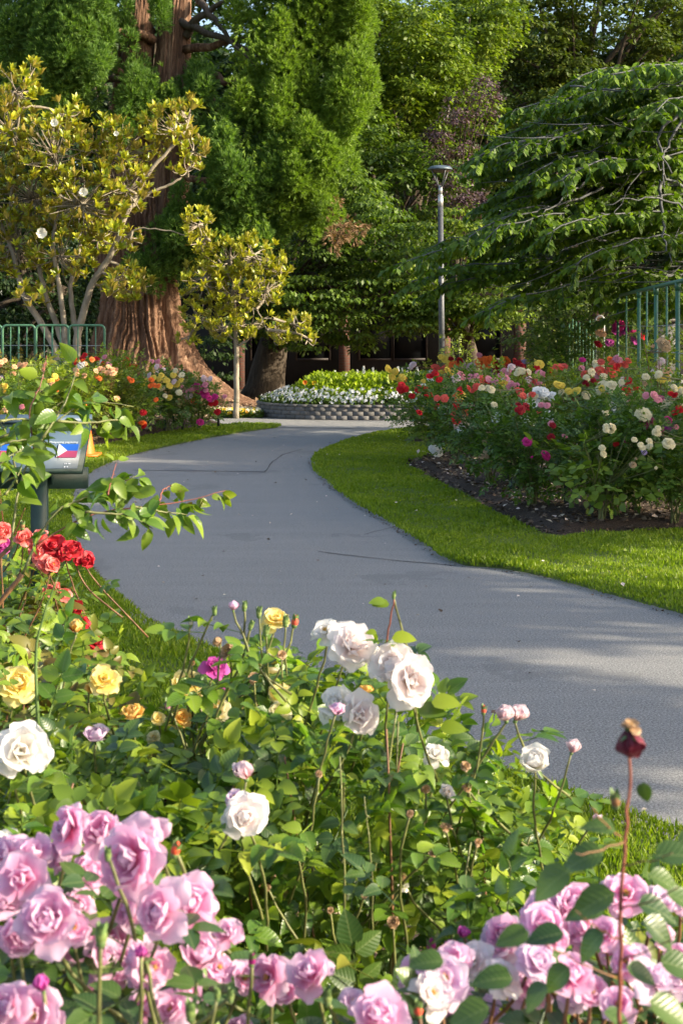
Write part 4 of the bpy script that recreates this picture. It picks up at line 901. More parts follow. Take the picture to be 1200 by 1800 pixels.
def text(body, u, v, size, parent=sg, mat=m_txt):
    cu = bpy.data.curves.new('lettering', 'FONT'); cu.body = body; cu.size = size; cu.resolution_u = 2
    tmp = bpy.data.objects.new('tmp', cu); COL.objects.link(tmp); dg = bpy.context.evaluated_depsgraph_get(); dg.update()
    me = bpy.data.meshes.new_from_object(tmp.evaluated_get(dg)); bpy.data.objects.remove(tmp)
    me.materials.clear(); me.materials.append(mat); o = bpy.data.objects.new('lettering', me); COL.objects.link(o); o.parent = parent
    p_ = o0 + [u, 0, 0] + dirv * v + nv * .009 - origin_of(parent); m = Matrix.Identity(4)
    for i in range(3): m[i][0] = (1, 0, 0)[i]; m[i][1] = dirv[i]; m[i][2] = nv[i]; m[i][3] = p_[i]
    o.matrix_basis = m; return o
ux = lambda px: (px - 600) * sx - xl
vy = lambda py: (826 - py) / 69 * Hs
def flag(px0, px1, py0, py1):
    u0, u1, v0, v1 = ux(px0), ux(px1), vy(py1), vy(py0); vm = (v0 + v1) / 2; f_ = quad('flag', u0, u1, vm, v1, .0075, m_blue); quad('flag_red_stripe', u0, u1, v0, vm, .0075, m_red, 0, f_)
    c_ = [o0 + [u, 0, 0] + dirv * v + nv * .010 for u, v in ((u0, v0), (u0 + (u1 - u0) * .48, vm), (u0, v1))]; part('flag_triangle', c_, [[0, 1, 2]], m_fw, f_)
flag(98, 133, 788, 808); flag(-20, 16, 788, 808)
text('Maligayang pagdating', ux(80), vy(786.5), .021)
def small_print(px, py, lines, w):       # lines too small to read in the photograph: rows of fine strokes
    m = MB()
    for l in range(lines):
        u = ux(px)
        while u < ux(px) + w * sx:
            L = rng.uniform(.004, .009); v = vy(py) - l * .026
            c_ = [o0 + [u_, 0, 0] + dirv * v_ + nv * .0085 for u_, v_ in ((u, v), (u + L, v), (u + L, v + rng.uniform(.006, .013)), (u, v + .009))]; m.add(c_, [[0, 1, 2, 3]]); u += L + rng.uniform(.002, .008)
    m.build('small_print', m_txt, sg)
small_print(68, 789, 2, 9); small_print(-10, 786, 1, 22); small_print(54, 814, 2, 10); small_print(115, 818, 2, 9)
MB().box((ux(64) + xl, sdp + .1, (zb - .02) / 2), (.094, .07, zb - .02)).build('post', m_sgreen, sg)
MB().box(((xl + xr) / 2 + .02, sdp + .16, zb - .065), (Ws - .04, .04, .13)).build('back_board', m_sgreen, sg)
MB().box((ux(64) + xl + .075, sdp + .12, zb - .05), (.012, .05, .1)).build('bracket', m_sgreen, sg)

# ------------------------------------------------------------------ roses
def ovate_uv(v):
    x = v[:, 0]; return np.column_stack([x, v[:, 1]])
def compound_uv(leaf, n_pairs):
    u = ovate_uv(leaf[0]); n = 2 * n_pairs + 1; return np.concatenate([u] * n + [np.full((6, 2), 9.0)])
def add_uv(me, uv):
    for nm, c_ in (('leaf_u', 0), ('leaf_v', 1)):
        a = me.attributes.new(nm, 'FLOAT', 'POINT'); a.data.foreach_set('value', np.ascontiguousarray(uv[:, c_], np.float32))
    return me
def veined(m, amount=.5):
    """Adds a midrib and side veins, laid out in the leaf's own coordinates."""
    nt = m.node_tree; b = nt.nodes['Principled BSDF']
    u = nt.nodes.new('ShaderNodeAttribute'); u.attribute_name = 'leaf_u'; v = nt.nodes.new('ShaderNodeAttribute'); v.attribute_name = 'leaf_v'
    av = math_n(nt, 'ABSOLUTE', v.outputs['Fac']); w = math_n(nt, 'FRACT', math_n(nt, 'MULTIPLY', math_n(nt, 'SUBTRACT', u.outputs['Fac'], math_n(nt, 'MULTIPLY', av, .8)), 7.5))
    side = math_n(nt, 'MULTIPLY', math_n(nt, 'ABSOLUTE', math_n(nt, 'SUBTRACT', w, .5)), 2.0)
    rib = math_n(nt, 'LESS_THAN', av, .016)
    src = b.inputs['Base Color'].links[0].from_socket
    c = mixc(nt, math_n(nt, 'MULTIPLY', math_n(nt, 'POWER', side, 6.0), amount * .5), src, (.16, .22, .07)); c = mixc(nt, math_n(nt, 'MULTIPLY', rib, amount), c, (.26, .32, .12))
    nt.links.new(c, b.inputs['Base Color']); h = math_n(nt, 'SUBTRACT', math_n(nt, 'POWER', math_n(nt, 'SUBTRACT', 1.0, side), .7), math_n(nt, 'MULTIPLY', rib, .6))
    bump(nt, b, h, .3, .0010); return m
LEAFR = ovate(.34, .09, .18, 4, .012)
LEAFD = [compound(ovate(.34, .08 + .03 * i, .14 + .05 * i, 7, .018), 2, seed=i, size=.40) for i in range(5)]
LEAFUV = compound_uv(ovate(.34, .08, .14, 7, .018), 2)
LEAFM = compound(LEAF4, 2, seed=3, size=.42)
def rose_leaf_mat(name, cols, **k): return leaf_mat(name, cols, clump=6, **k)
m_rl_dark = rose_leaf_mat('rose_leaf_dark', [(.022, .055, .016), (.045, .105, .026), (.08, .165, .034), (.14, .24, .05)], trans=.3, rough=.38)
m_rl_mid = rose_leaf_mat('rose_leaf', [(.04, .085, .018), (.08, .15, .028), (.13, .22, .038), (.21, .31, .06)], trans=.3, rough=.42)
m_rl_lite = rose_leaf_mat('rose_leaf_light', [(.07, .125, .018), (.125, .205, .028), (.20, .29, .038), (.30, .37, .06)], trans=.35, rough=.45)
m_rl_olive = rose_leaf_mat('rose_leaf_olive', [(.045, .075, .018), (.095, .13, .028), (.16, .20, .04), (.25, .24, .06)], trans=.3, rough=.45)
m_rl_bronze = rose_leaf_mat('rose_leaf_bronze', [(.07, .06, .015), (.13, .085, .022), (.16, .15, .03), (.11, .16, .03)], trans=.28, rough=.4)
m_fg = rose_leaf_mat('near_rose_leaf', [(.028, .078, .022), (.062, .15, .032), (.12, .235, .038), (.21, .33, .045), (.36, .42, .06)], trans=.42, rough=.30, spec=.6, pos=[0, .35, .62, .86, 1])
m_fgd = rose_leaf_mat('near_rose_leaf_dark', [(.018, .05, .024), (.032, .08, .032), (.055, .115, .034), (.08, .15, .04)], trans=.28, rough=.35, spec=.6)
for m_ in (m_fg, m_fgd): veined(m_, .4)
m_stemr = plain('rose_cane', (.13, .14, .045), .55, 0, .5, 30); m_stemb = plain('brown_cane', (.17, .085, .04), .6, 0, .5, 30); m_stemred = plain('red_young_stem', (.22, .07, .045), .5, 0, .3, 30)
m_stake = plain('dark_label_stake', (.045, .045, .043), .7, 0, .3, 30)
PC = dict(red=(.62, .015, .02), darkred=(.30, .006, .014), coral=(.80, .13, .09), orange=(.82, .17, .03), pink=(.78, .30, .36), blush=(.82, .62, .60), white=(.84, .83, .80), cream=(.82, .72, .45), yellow=(.84, .64, .10), magenta=(.60, .03, .22),
          lilac=(.52, .38, .62), peach=(.82, .48, .26), dead=(.42, .30, .17), purple=(.48, .07, .34))
PM = {k: petal_mat('petal_' + k, v, .08, .25) for k, v in PC.items()}
def cup_petal(open_, w=.5, n=3):
    """Petal from the centre outward, cupped: x = out, y = across, z = up."""
    V = []; Fa = []
    for i in range(n + 1):
        t = i / n
        for j in (-1, 0, 1):
            x = open_ * t ** 1.3 - abs(j) * .05; z = .75 * math.sin(t * 1.9) * (1 - open_ * .55) - open_ * .12 * t ** 3
            V.append([x, j * w * math.sin(min(1.0, .12 + t * 1.0) * math.pi * .62), z + abs(j) * .12 * (1 - open_)])
    for i in range(n):
        for j in range(2): a = i * 3 + j; Fa += [[a, a + 3, a + 4], [a, a + 4, a + 1]]
    return np.array(V), np.array(Fa)
def bloom_mesh(name, mat, seed, kind='full'):
    r = np.random.default_rng(seed); m = MB()
    rings = {'full': [(.08, .28, 4, .15), (.25, .38, 6, .14), (.48, .46, 7, .1), (.72, .50, 8, .04), (.92, .5, 8, -.05)], 'open': [(.45, .42, 5, .1), (.75, .5, 7, .05), (1.0, .52, 7, 0)], 'bud': [(.10, .34, 4, .2), (.22, .42, 5, .1), (.35, .45, 4, 0)]}[kind]
    for op_, w, n, up in rings:
        tv, tf = cup_petal(op_, w); ph = r.uniform(0, 6)
        for i in range(n):
            a = ph + i * 2 * math.pi / n + r.uniform(-.2, .2); s_ = r.uniform(.85, 1.12)
            m.scatter(tv, tf, [[0, 0, up * .4]], [[math.cos(a), math.sin(a), r.uniform(-.1, .12)]], [[0, 0, 1]], s_)
    f = [np.concatenate(m.Ft)]; return mesh_np(name, np.concatenate(m.V), f, mat, True)
BM = {}
def bloom_of(colour, kind, v):
    k = (colour, kind, v)
    if k not in BM: BM[k] = bloom_mesh('rose_bloom', PM[colour], v * 7 + len(BM), kind)
    return BM[k]
bushes = []
def rose_bush(label, x, y, h, r, mat, group, n=420, leaf=.13, blooms=(), name='rose_bush', canes=9, stem=None, dense=True, ind=0, tmpl=None, low=.12, cat='rose bush'):
    t = empty(name, (x, y, .08), label, cat, group); bushes.append(t); stem = stem or m_stemr
    cb = MB(); org = np.array([x, y, .08]); ends = []
    for i in range(canes):
        a = rng.uniform(0, 6.28); rr = r * rng.uniform(.3, 1.0); e = org + [rr * math.cos(a), rr * math.sin(a), h * rng.uniform(.75, 1.0)]
        c_ = org + [rr * .35 * math.cos(a), rr * .35 * math.sin(a), h * .5]; pp = bez(org + rng.normal(0, .02, 3) * [1, 1, 0], c_, e, 8); pp += rng.normal(0, .006, pp.shape)
        cb.tube(pp, np.linspace(.009, .004, 8), 5, False); ends.append(pp)
    O = []; D = []
    # leaves sit round the canes and fill a rounded, ragged mass
    k1 = int(n * .55); idx = rng.integers(0, canes, k1); tt_ = rng.uniform(.3, 1, k1)
    for i, t_ in zip(idx, tt_):
        pp = ends[i]; f = t_ * 7; j = min(6, int(f)); o_ = pp[j] + (pp[j + 1] - pp[j]) * (f - j); u = nrm(rng.normal(size=3) * [1, 1, .4]); O.append(o_ + u * rng.uniform(.0, .1)); D.append(u)
    k2 = n - k1; u = rvec(k2); q_ = rng.uniform(.25, 1, k2) ** .5; wob = 1 + .25 * np.sin(u[:, 0] * 6 + x * 3) * np.sin(u[:, 2] * 7 + y)
    p = org + np.column_stack([u[:, 0] * r * q_ * wob, u[:, 1] * r * q_ * wob, h * (.55 + .42 * u[:, 2] * q_ * wob)]); ok = p[:, 2] > low
    O = np.concatenate([np.array(O), p[ok]]); D = np.concatenate([np.array(D), u[ok]]); D = nrm(D + rng.normal(0, .3, D.shape) + [0, 0, .1]); N = nrm(np.array([0, 0, 1.0]) + .5 * D + rng.normal(0, .35, D.shape))
    tp = tmpl or LEAFM
    spread_parts('leaf', 'leaves', t, *tp, O, D, N, leaf * rng.uniform(.65, 1.25, len(O)), mat, ind)
    if group and group.endswith(' bed') and len(blooms) > 1 and h < 1.5:
        pal = [b_[3] for b_ in blooms if b_[3] not in ('dead', 'white', 'magenta', 'lilac', 'purple')] or ['coral', 'cream']; s_px = F / y
        xs_ = [b_[0] for b_ in blooms]; zt_ = 578 + (CAM_H - (.08 + h)) * s_px; cxp = 600 + x * s_px
        blooms = list(blooms)
        for _ in range(3):
            bx = cxp + rng.uniform(-r, r) * s_px; by = zt_ + rng.uniform(-.02, .22) * s_px; cc_ = pal[rng.integers(0, len(pal))]
            for _ in range(rng.integers(2, 5)): blooms.append((bx + rng.normal(0, 7), by + rng.normal(0, 4), rng.uniform(8, 13) * (.62 if 'left' in group else 1), cc_, ['full', 'full', 'open'][rng.integers(0, 3)]))
        for _ in range(2): blooms.append((cxp + rng.uniform(-r, r) * s_px, zt_ + rng.uniform(.1, .5) * s_px, rng.uniform(6, 12) * (.7 if 'left' in group else 1), pal[rng.integers(0, len(pal))], 'full'))
    st_ = MB()
    for (px, py, sz, col, kind) in blooms:
        w_ = np.array([x, y, 0]); d = y - r * rng.uniform(.98, 1.25); c_ = P(px, py, d)
        face = nrm(np.array([rng.normal(0, .4), -.75 + rng.normal(0, .2), .55]))
        o = link('rose_bloom', bloom_of(col, kind, rng.integers(0, 3)), t, mat4=mat_of(c_ - org, np.cross(face, [0.3, 1, .2]), face, sz / 2 * d / F * 1.28 * max(1, 11 / sz) ** .5))
        near = min((np.linalg.norm(pp[k] - c_), i, k) for i, pp in enumerate(ends) for k in (4, 5, 6, 7)); s0 = ends[near[1]][near[2]]
        if s0[2] > c_[2]: s0 = ends[near[1]][3]
        st_.tube(bez(s0, (s0 + c_) / 2 + [0, 0, -.02], c_, 5), [.005, .0045, .004, .0035, .003], 4, False)
    if st_.V:
        o = st_.build('flower_stems', stem, t); o['kind'] = 'stuff'
    cb.build('canes', stem, t, True)['kind'] = 'stuff'
    return t
# --- right bed. front row first; (x px of the foot, y px of the foot) fix where each bush stands
B_ = 'rose bushes in the right bed'
def rb(label, fx, fy, h, r, mat, blooms, **k):
    k['n'] = int(k.get('n', 420) * 1.25)
    g_ = G(fx, fy, .08); rose_bush(label, g_[0], g_[1], h, r, mat, B_, blooms=blooms, **k)
rb('dark rose bush at the left tip of the right bed with white blooms', 735, 772, 1.02, .50, m_rl_dark, [(727, 700, 14, 'white', 'full'), (738, 690, 12, 'lilac', 'full'), (755, 705, 18, 'white', 'full'), (765, 702, 13, 'white', 'open'), (743, 737, 12, 'white', 'bud'), (731, 718, 8, 'lilac', 'full'), (753, 712, 8, 'yellow', 'full'), (741, 721, 7, 'yellow', 'full'), (745, 680, 12, 'white', 'open'), (757, 668, 10, 'white', 'open')], n=560)
rb('rose bush with a cluster of coral red blooms at top left of the right bed', 775, 763, 1.12, .52, m_rl_olive, [(765, 651, 17, 'coral', 'full'), (785, 655, 22, 'coral', 'full'), (774, 656, 16, 'red', 'full'), (790, 643, 14, 'yellow', 'full'), (808, 642, 18, 'blush', 'full'), (827, 646, 14, 'blush', 'full')], n=520, stem=m_stemb)
rb('rose bush with low white bloom by the grass and red rose above it', 762, 806, .98, .46, m_rl_mid, [(767, 795, 19, 'white', 'full'), (760, 790, 13, 'white', 'full'), (770, 718, 15, 'red', 'full'), (777, 722, 14, 'white', 'open')], n=520, low=.2)
rb('rose bush with three red roses stacked over a white one in the right bed', 805, 822, 1.1, .5, m_rl_dark, [(803, 715, 16, 'red', 'full'), (812, 722, 22, 'coral', 'full'), (800, 739, 15, 'red', 'full'), (820, 722, 15, 'red', 'full'), (798, 725, 12, 'coral', 'full'), (806, 752, 18, 'blush', 'full'), (812, 755, 14, 'white', 'full'), (823, 739, 20, 'cream', 'full'), (834, 749, 17, 'cream', 'open'), (826, 716, 12, 'pink', 'full'), (806, 700, 18, 'orange', 'open'), (809, 696, 14, 'yellow', 'open')], n=560)
rb('rose bush with pale yellow clusters and pink blooms behind the stacked red roses', 842, 800, 1.14, .55, m_rl_mid, [(833, 702, 18, 'cream', 'full'), (842, 706, 15, 'cream', 'open'), (808, 662, 17, 'pink', 'full'), (801, 667, 15, 'blush', 'full'), (832, 665, 17, 'pink', 'full'), (846, 670, 16, 'coral', 'full'), (853, 667, 13, 'red', 'full'), (828, 673, 8, 'cream', 'full')], n=520)
rb('rose bush holding two bright orange red blooms highest at the back of the right bed', 850, 765, 1.18, .5, m_rl_olive, [(847, 639, 19, 'orange', 'full'), (858, 637, 20, 'orange', 'full'), (886, 637, 19, 'orange', 'full'), (866, 656, 12, 'lilac', 'full'), (898, 645, 13, 'darkred', 'full'), (910, 646, 18, 'pink', 'full'), (921, 648, 16, 'coral', 'full'), (922, 639, 13, 'lilac', 'full'), (841, 625, 9, 'pink', 'full'), (872, 651, 12, 'darkred', 'full')], n=420, stem=m_stemb)
rb('rose bush full of withered beige blooms above the dark mulch', 862, 853, 1.04, .52, m_rl_dark, [(874, 735, 17, 'white', 'open'), (857, 765, 10, 'dead', 'full'), (866, 769, 9, 'dead', 'full'), (882, 763, 12, 'dead', 'full'), (853, 777, 11, 'dead', 'full'), (886, 793, 10, 'dead', 'full'), (854, 793, 8, 'dead', 'full'), (869, 801, 8, 'dead', 'full'), (846, 803, 7, 'dead', 'full'), (880, 806, 8, 'dead', 'full'), (854, 803, 7, 'dead', 'full')], n=640)
rb('yellow green rose bush with small yellow blooms in the middle of the right bed', 900, 820, 1.15, .55, m_rl_lite, [(909, 718, 15, 'yellow', 'full'), (888, 709, 11, 'cream', 'bud'), (884, 722, 9, 'yellow', 'bud'), (910, 704, 8, 'yellow', 'bud'), (889, 672, 17, 'blush', 'full'), (896, 676, 12, 'pink', 'full'), (929, 669, 14, 'blush', 'full'), (938, 675, 17, 'coral', 'full'), (946, 678, 13, 'pink', 'full')], n=520)
rb('rose bush with large white ruffled blooms in the middle of the right bed', 935, 862, 1.06, .5, m_rl_mid, [(934, 708, 28, 'white', 'full'), (946, 693, 22, 'white', 'full'), (924, 737, 13, 'white', 'open'), (963, 733, 18, 'white', 'open'), (955, 690, 16, 'white', 'open'), (970, 698, 15, 'white', 'full')], n=560)
rb('rose bush with a yellow bloom and red one against the dark shrub', 940, 780, 1.12, .5, m_rl_olive, [(947, 642, 14, 'yellow', 'open'), (944, 648, 10, 'red', 'full'), (955, 682, 13, 'yellow', 'full'), (958, 690, 11, 'yellow', 'full'), (970, 656, 16, 'red', 'full'), (930, 655, 8, 'darkred', 'full')], n=420)
rb('dark rose bush with single magenta bloom low on its side', 935, 893, 1.0, .5, m_rl_dark, [(957, 802, 17, 'magenta', 'full'), (927, 778, 16, 'magenta', 'full'), (979, 828, 9, 'magenta', 'open'), (935, 805, 6, 'magenta', 'bud'), (968, 769, 12, 'darkred', 'full'), (991, 768, 8, 'pink', 'full')], n=700)
rb('reddish brown stemmed rose bush between the white blooms and big leaved shrub', 985, 850, 1.12, .5, m_rl_olive, [(1003, 692, 9, 'dead', 'full'), (1012, 702, 9, 'dead', 'full'), (1028, 695, 14, 'cream', 'open'), (1045, 755, 9, 'pink', 'bud'), (1052, 745, 8, 'darkred', 'bud'), (992, 700, 12, 'dead', 'full')], n=560, stem=m_stemb)
rb('lime green rose bush with a yellow bloom and pink spray near the right bed centre', 1000, 800, 1.2, .5, m_rl_lite, [(1023, 634, 10, 'magenta', 'full'), (1021, 648, 10, 'pink', 'full'), (1028, 659, 13, 'coral', 'full'), (1032, 667, 13, 'cream', 'full'), (1014, 690, 11, 'yellow', 'full')], n=480)
rb('rose bush carrying a row of salmon red roses in front of the fence end', 1060, 808, 1.2, .55, m_rl_mid, [(1042, 656, 16, 'coral', 'full'), (1055, 655, 19, 'coral', 'full'), (1050, 660, 14, 'pink', 'full'), (1072, 657, 19, 'coral', 'full'), (1085, 646, 14, 'orange', 'full'), (1072, 634, 12, 'orange', 'full'), (1062, 665, 15, 'cream', 'open'), (1083, 637, 10, 'lilac', 'full')], n=480)
rb('rose bush with two large pale yellow roses side by side at its top', 1055, 855, 1.18, .55, m_rl_mid, [(1059, 683, 23, 'cream', 'full'), (1074, 683, 22, 'cream', 'full'), (1058, 684, 13, 'yellow', 'full'), (1072, 692, 14, 'peach', 'full'), (1092, 697, 13, 'cream', 'full'), (1076, 717, 17, 'white', 'open'), (1090, 718, 14, 'white', 'open')], n=620)
rb('rose bush with deep red round bloom at the foot of the tall fence', 1110, 835, 1.2, .5, m_rl_mid, [(1102, 672, 17, 'red', 'full'), (1101, 690, 17, 'red', 'full'), (1120, 689, 17, 'red', 'full'), (1106, 699, 20, 'pink', 'full'), (1095, 705, 14, 'blush', 'full'), (1132, 698, 13, 'coral', 'full'), (1128, 672, 9, 'dead', 'bud')], n=560)
rb('rose bush with a cream rose above a magenta one at the right of the bed', 1120, 900, 1.08, .5, m_rl_dark, [(1130, 731, 24, 'cream', 'full'), (1138, 744, 22, 'magenta', 'open'), (1171, 754, 14, 'purple', 'open'), (1160, 760, 13, 'magenta', 'open'), (1173, 739, 12, 'magenta', 'open'), (1186, 751, 9, 'pink', 'open'), (1101, 778, 7, 'magenta', 'full'), (1082, 782, 8, 'red', 'full')], n=700)
rb('rose bush with cream and deep pink roses at the right edge of the photo', 1195, 880, 1.18, .6, m_rl_mid, [(1163, 713, 22, 'cream', 'full'), (1190, 716, 22, 'cream', 'full'), (1158, 706, 20, 'magenta', 'full'), (1199, 722, 10, 'red', 'full'), (1195, 688, 15, 'yellow', 'full'), (1200, 740, 10, 'pink', 'full')], n=700)
rb('dark rose bush with one pale bloom low at the right edge', 1185, 935 - 18, .92, .5, m_rl_dark, [(1173, 781, 20, 'cream', 'full'), (1131, 795, 8, 'lilac', 'full')], n=700)
# the big leaved one in front
BIGL = compound(ovate(.42, .06, .12, 5, .01), 1, seed=9, size=.52)
g_ = G(1055, 918, .08)
rose_bush('tall sucker shrub with big round leaves foremost in the right bed', g_[0], g_[1], .80, .52, m_rl_mid, B_, n=170, leaf=.16, tmpl=BIGL, ind=190, blooms=[(1111, 818, 11, 'dead', 'full'), (1152, 824, 11, 'cream', 'bud'), (1116, 808, 8, 'dead', 'bud')], canes=11)
g_ = G(1075, 905, .08)
rose_bush('dense dark rose bush right behind the big leaved shrub', g_[0], g_[1], 1.0, .62, m_rl_dark, B_, n=720)
# tall seed heads standing up in front of the fence
g_ = G(1165, 860, .08)
rose_bush('tall rose with withered peach yellow blooms before the green fence', g_[0], g_[1], 1.62, .34, m_rl_lite, B_, n=110, blooms=[(1164, 609, 24, 'dead', 'full'), (1148, 612, 13, 'peach', 'bud'), (1176, 603, 12, 'orange', 'bud'), (1176, 615, 12, 'peach', 'bud'), (1172, 654, 15, 'peach', 'full'), (1162, 667, 15, 'yellow', 'full'), (1171, 665, 14, 'yellow', 'full'), (1131, 675, 9, 'dead', 'full'), (1142, 681, 10, 'dead', 'bud')], stem=m_stemb, canes=5, leaf=.16, low=.7)
g_ = G(1093, 760, .08)
rose_bush('climbing bush topped with magenta blooms behind the tall fence end', g_[0], g_[1], 1.85, .55, m_rl_dark, B_, n=760, blooms=[(1086, 574, 20, 'magenta', 'open'), (1096, 580, 18, 'purple', 'open'), (1109, 579, 15, 'magenta', 'open'), (1082, 586, 16, 'purple', 'open'), (1112, 600, 14, 'purple', 'open'), (1071, 603, 13, 'purple', 'open'), (1100, 574, 12, 'magenta', 'open'), (1126, 592, 12, 'red', 'open')], low=.3)
g_ = G(1050, 770, .08)
rose_bush('tall rose with a peach yellow and a dark red bloom by the steel hoop', g_[0], g_[1], 1.75, .3, m_rl_mid, B_, n=160, blooms=[(1052, 587, 13, 'peach', 'full'), (1058, 588, 12, 'peach', 'full'), (1049, 606, 14, 'darkred', 'full'), (1038, 590, 5, 'peach', 'bud')], canes=4)
g_ = G(983, 772, .08)
rose_bush('dark climber on a pillar rising behind the right bed', g_[0], g_[1], 2.0, .48, m_rl_dark, B_, n=1500, low=.2, cat='climbing plant', name='climber')
g_ = G(808, 745, .08)
rose_bush('upright pale green shrub standing in front of the dark building', g_[0], g_[1], 1.62, .30, m_rl_lite, None, n=260, low=.8, leaf=.10, name='shrub', cat='shrub', canes=6)

# --- left bed
C_ = 'rose bushes in the left bed'
def lb(label, fx, fy, h, r, mat, blooms, **k):
    k['n'] = int(k.get('n', 420) * 1.7); h *= .98; r *= 1.1; blooms = [(a_, b_ - 2, c_ * 1.02, d_, e_) for a_, b_, c_, d_, e_ in blooms]
    g_ = G(fx, fy, .08); rose_bush(label, g_[0], g_[1], h, r, mat, C_, blooms=blooms, **k)
lb('rose bush with crimson clusters at the path end of the left bed', 350, 752, .82, .42, m_rl_mid, [(345, 684, 16, 'magenta', 'full'), (352, 690, 15, 'magenta', 'full'), (357, 686, 13, 'magenta', 'full'), (361, 696, 13, 'magenta', 'full'), (338, 688, 13, 'pink', 'full'), (333, 700, 12, 'blush', 'full'), (341, 708, 11, 'red', 'full'), (367, 703, 12, 'magenta', 'full'), (378, 700, 10, 'magenta', 'full'), (379, 711, 9, 'red', 'full'), (383, 727, 11, 'red', 'full'), (361, 679, 9, 'pink', 'full'), (325, 693, 11, 'pink', 'full'), (352, 745, 10, 'magenta', 'open'), (372, 707, 9, 'pink', 'full')], n=380)
lb('dark leaved rose bush covered in small yellow blooms', 295, 757, .98, .5, m_rl_dark, [(270, 667, 10, 'yellow', 'full'), (252, 682, 11, 'yellow', 'full'), (240, 674, 9, 'cream', 'full'), (279, 682, 10, 'yellow', 'full'), (286, 686, 9, 'cream', 'full'), (298, 681, 10, 'yellow', 'full'), (293, 672, 11, 'yellow', 'full'), (311, 679, 11, 'yellow', 'full'), (315, 693, 10, 'cream', 'full'), (298, 702, 9, 'yellow', 'full'), (281, 669, 10, 'yellow', 'full'), (257, 672, 9, 'yellow', 'full'), (290, 698, 6, 'cream', 'full'), (264, 662, 8, 'blush', 'full'), (307, 674, 8, 'blush', 'full')], n=620)
lb('rose bush with pink sprays standing just behind the small yellow blooms', 265, 745, 1.1, .5, m_rl_olive, [(231, 676, 11, 'darkred', 'full'), (228, 660, 9, 'pink', 'full'), (239, 648, 9, 'red', 'full'), (250, 668, 8, 'pink', 'full'), (262, 669, 8, 'blush', 'full'), (246, 660, 7, 'pink', 'full'), (320, 690, 10, 'blush', 'full')], n=420)
lb('tall bright green bush with red roses beside the redwood foot', 205, 752, 1.32, .55, m_rl_lite, [(183, 655, 12, 'red', 'full'), (192, 653, 14, 'red', 'full'), (199, 657, 10, 'red', 'full'), (204, 657, 8, 'pink', 'full'), (170, 634, 8, 'red', 'full'), (176, 640, 9, 'white', 'full')], n=620)
lb('sprawling rose bush with red blooms low beside the mulch', 225, 768, .95, .5, m_rl_mid, [(252, 728, 10, 'red', 'full'), (251, 748, 13, 'orange', 'full'), (255, 752, 9, 'red', 'full')], n=560)
lb('brownish rose bush with dry stems in the middle of the left bed', 180, 772, 1.1, .5, m_rl_olive, [(155, 735, 9, 'white', 'full'), (150, 726, 7, 'peach', 'full')], n=520, stem=m_stemb)
lb('yellow green rose bush behind the traffic cone', 130, 778, 1.15, .55, m_rl_lite, [(126, 706, 8, 'peach', 'full'), (98, 690, 10, 'orange', 'full')], n=560)
lb('rose bush with peach and orange blooms at the left edge of the photo', 30, 790, 1.02, .55, m_rl_mid, [(14, 722, 14, 'peach', 'full'), (22, 727, 12, 'peach', 'full'), (12, 737, 10, 'yellow', 'full'), (30, 740, 8, 'peach', 'full'), (16, 713, 9, 'peach', 'full'), (3, 728, 8, 'yellow', 'full'), (40, 718, 8, 'pink', 'full')], n=560)
lb('rose bush in front of the hoop fence, left of the cone', 75, 775, 1.25, .6, m_rl_lite, [(144, 645, 12, 'white', 'full'), (24, 660, 8, 'peach', 'full')], n=600)
lb('bronze tipped rose bush at the far left below the fence', 15, 770, 1.25, .6, m_rl_bronze, [(2, 668, 9, 'blush', 'full')], n=500)
lb('low green rose bush filling the gap under the fence end', 140, 755, 1.2, .55, m_rl_mid, [], n=520)

# label stakes standing at the feet of the roses
def stake(px, py, h, label, group, w=.045):
    g_ = G(px, py, .06); t = empty('plant_label', (g_[0], g_[1], .06), label, 'label stake', group)
    MB().box((g_[0], g_[1], .06 + h / 2 - .03), (w, .018, h)).build('post', m_stake, t)
    MB().box((g_[0], g_[1] - .016, .06 + h - .035), (w * 1.15, .012, .08)).build('plate', m_sgreen, t)
for px, py, h, lab in [(384, 748, .24, 'at the path end by the last red rose'), (321, 755, .2, 'under the crimson clusters'), (290, 756, .16, 'under the small yellow blooms'), (262, 759, .22, 'below the low red blooms'), (232, 762, .22, 'left of the low red blooms'), (182, 768, .2, 'right behind the traffic cone'), (305, 753, .2, 'between the yellow and crimson bushes')]:
    stake(px, py, h, 'label stake in the left bed, ' + lab, 'label stakes in the left bed')
for px, py, h, lab in [(812, 832, .2, 'under the stacked red roses'), (893, 850, .22, 'under the withered beige blooms'), (948, 880, .24, 'under the single magenta bloom'), (996, 895, .3, 'left of the big leaved shrub'), (1042, 915, .32, 'foremost, at the foot of the big leaved shrub'), (900, 868, .12, 'short one beside the mulch edge')]:
    stake(px, py, h, 'label stake in the right bed, ' + lab, 'label stakes in the right bed', .06)

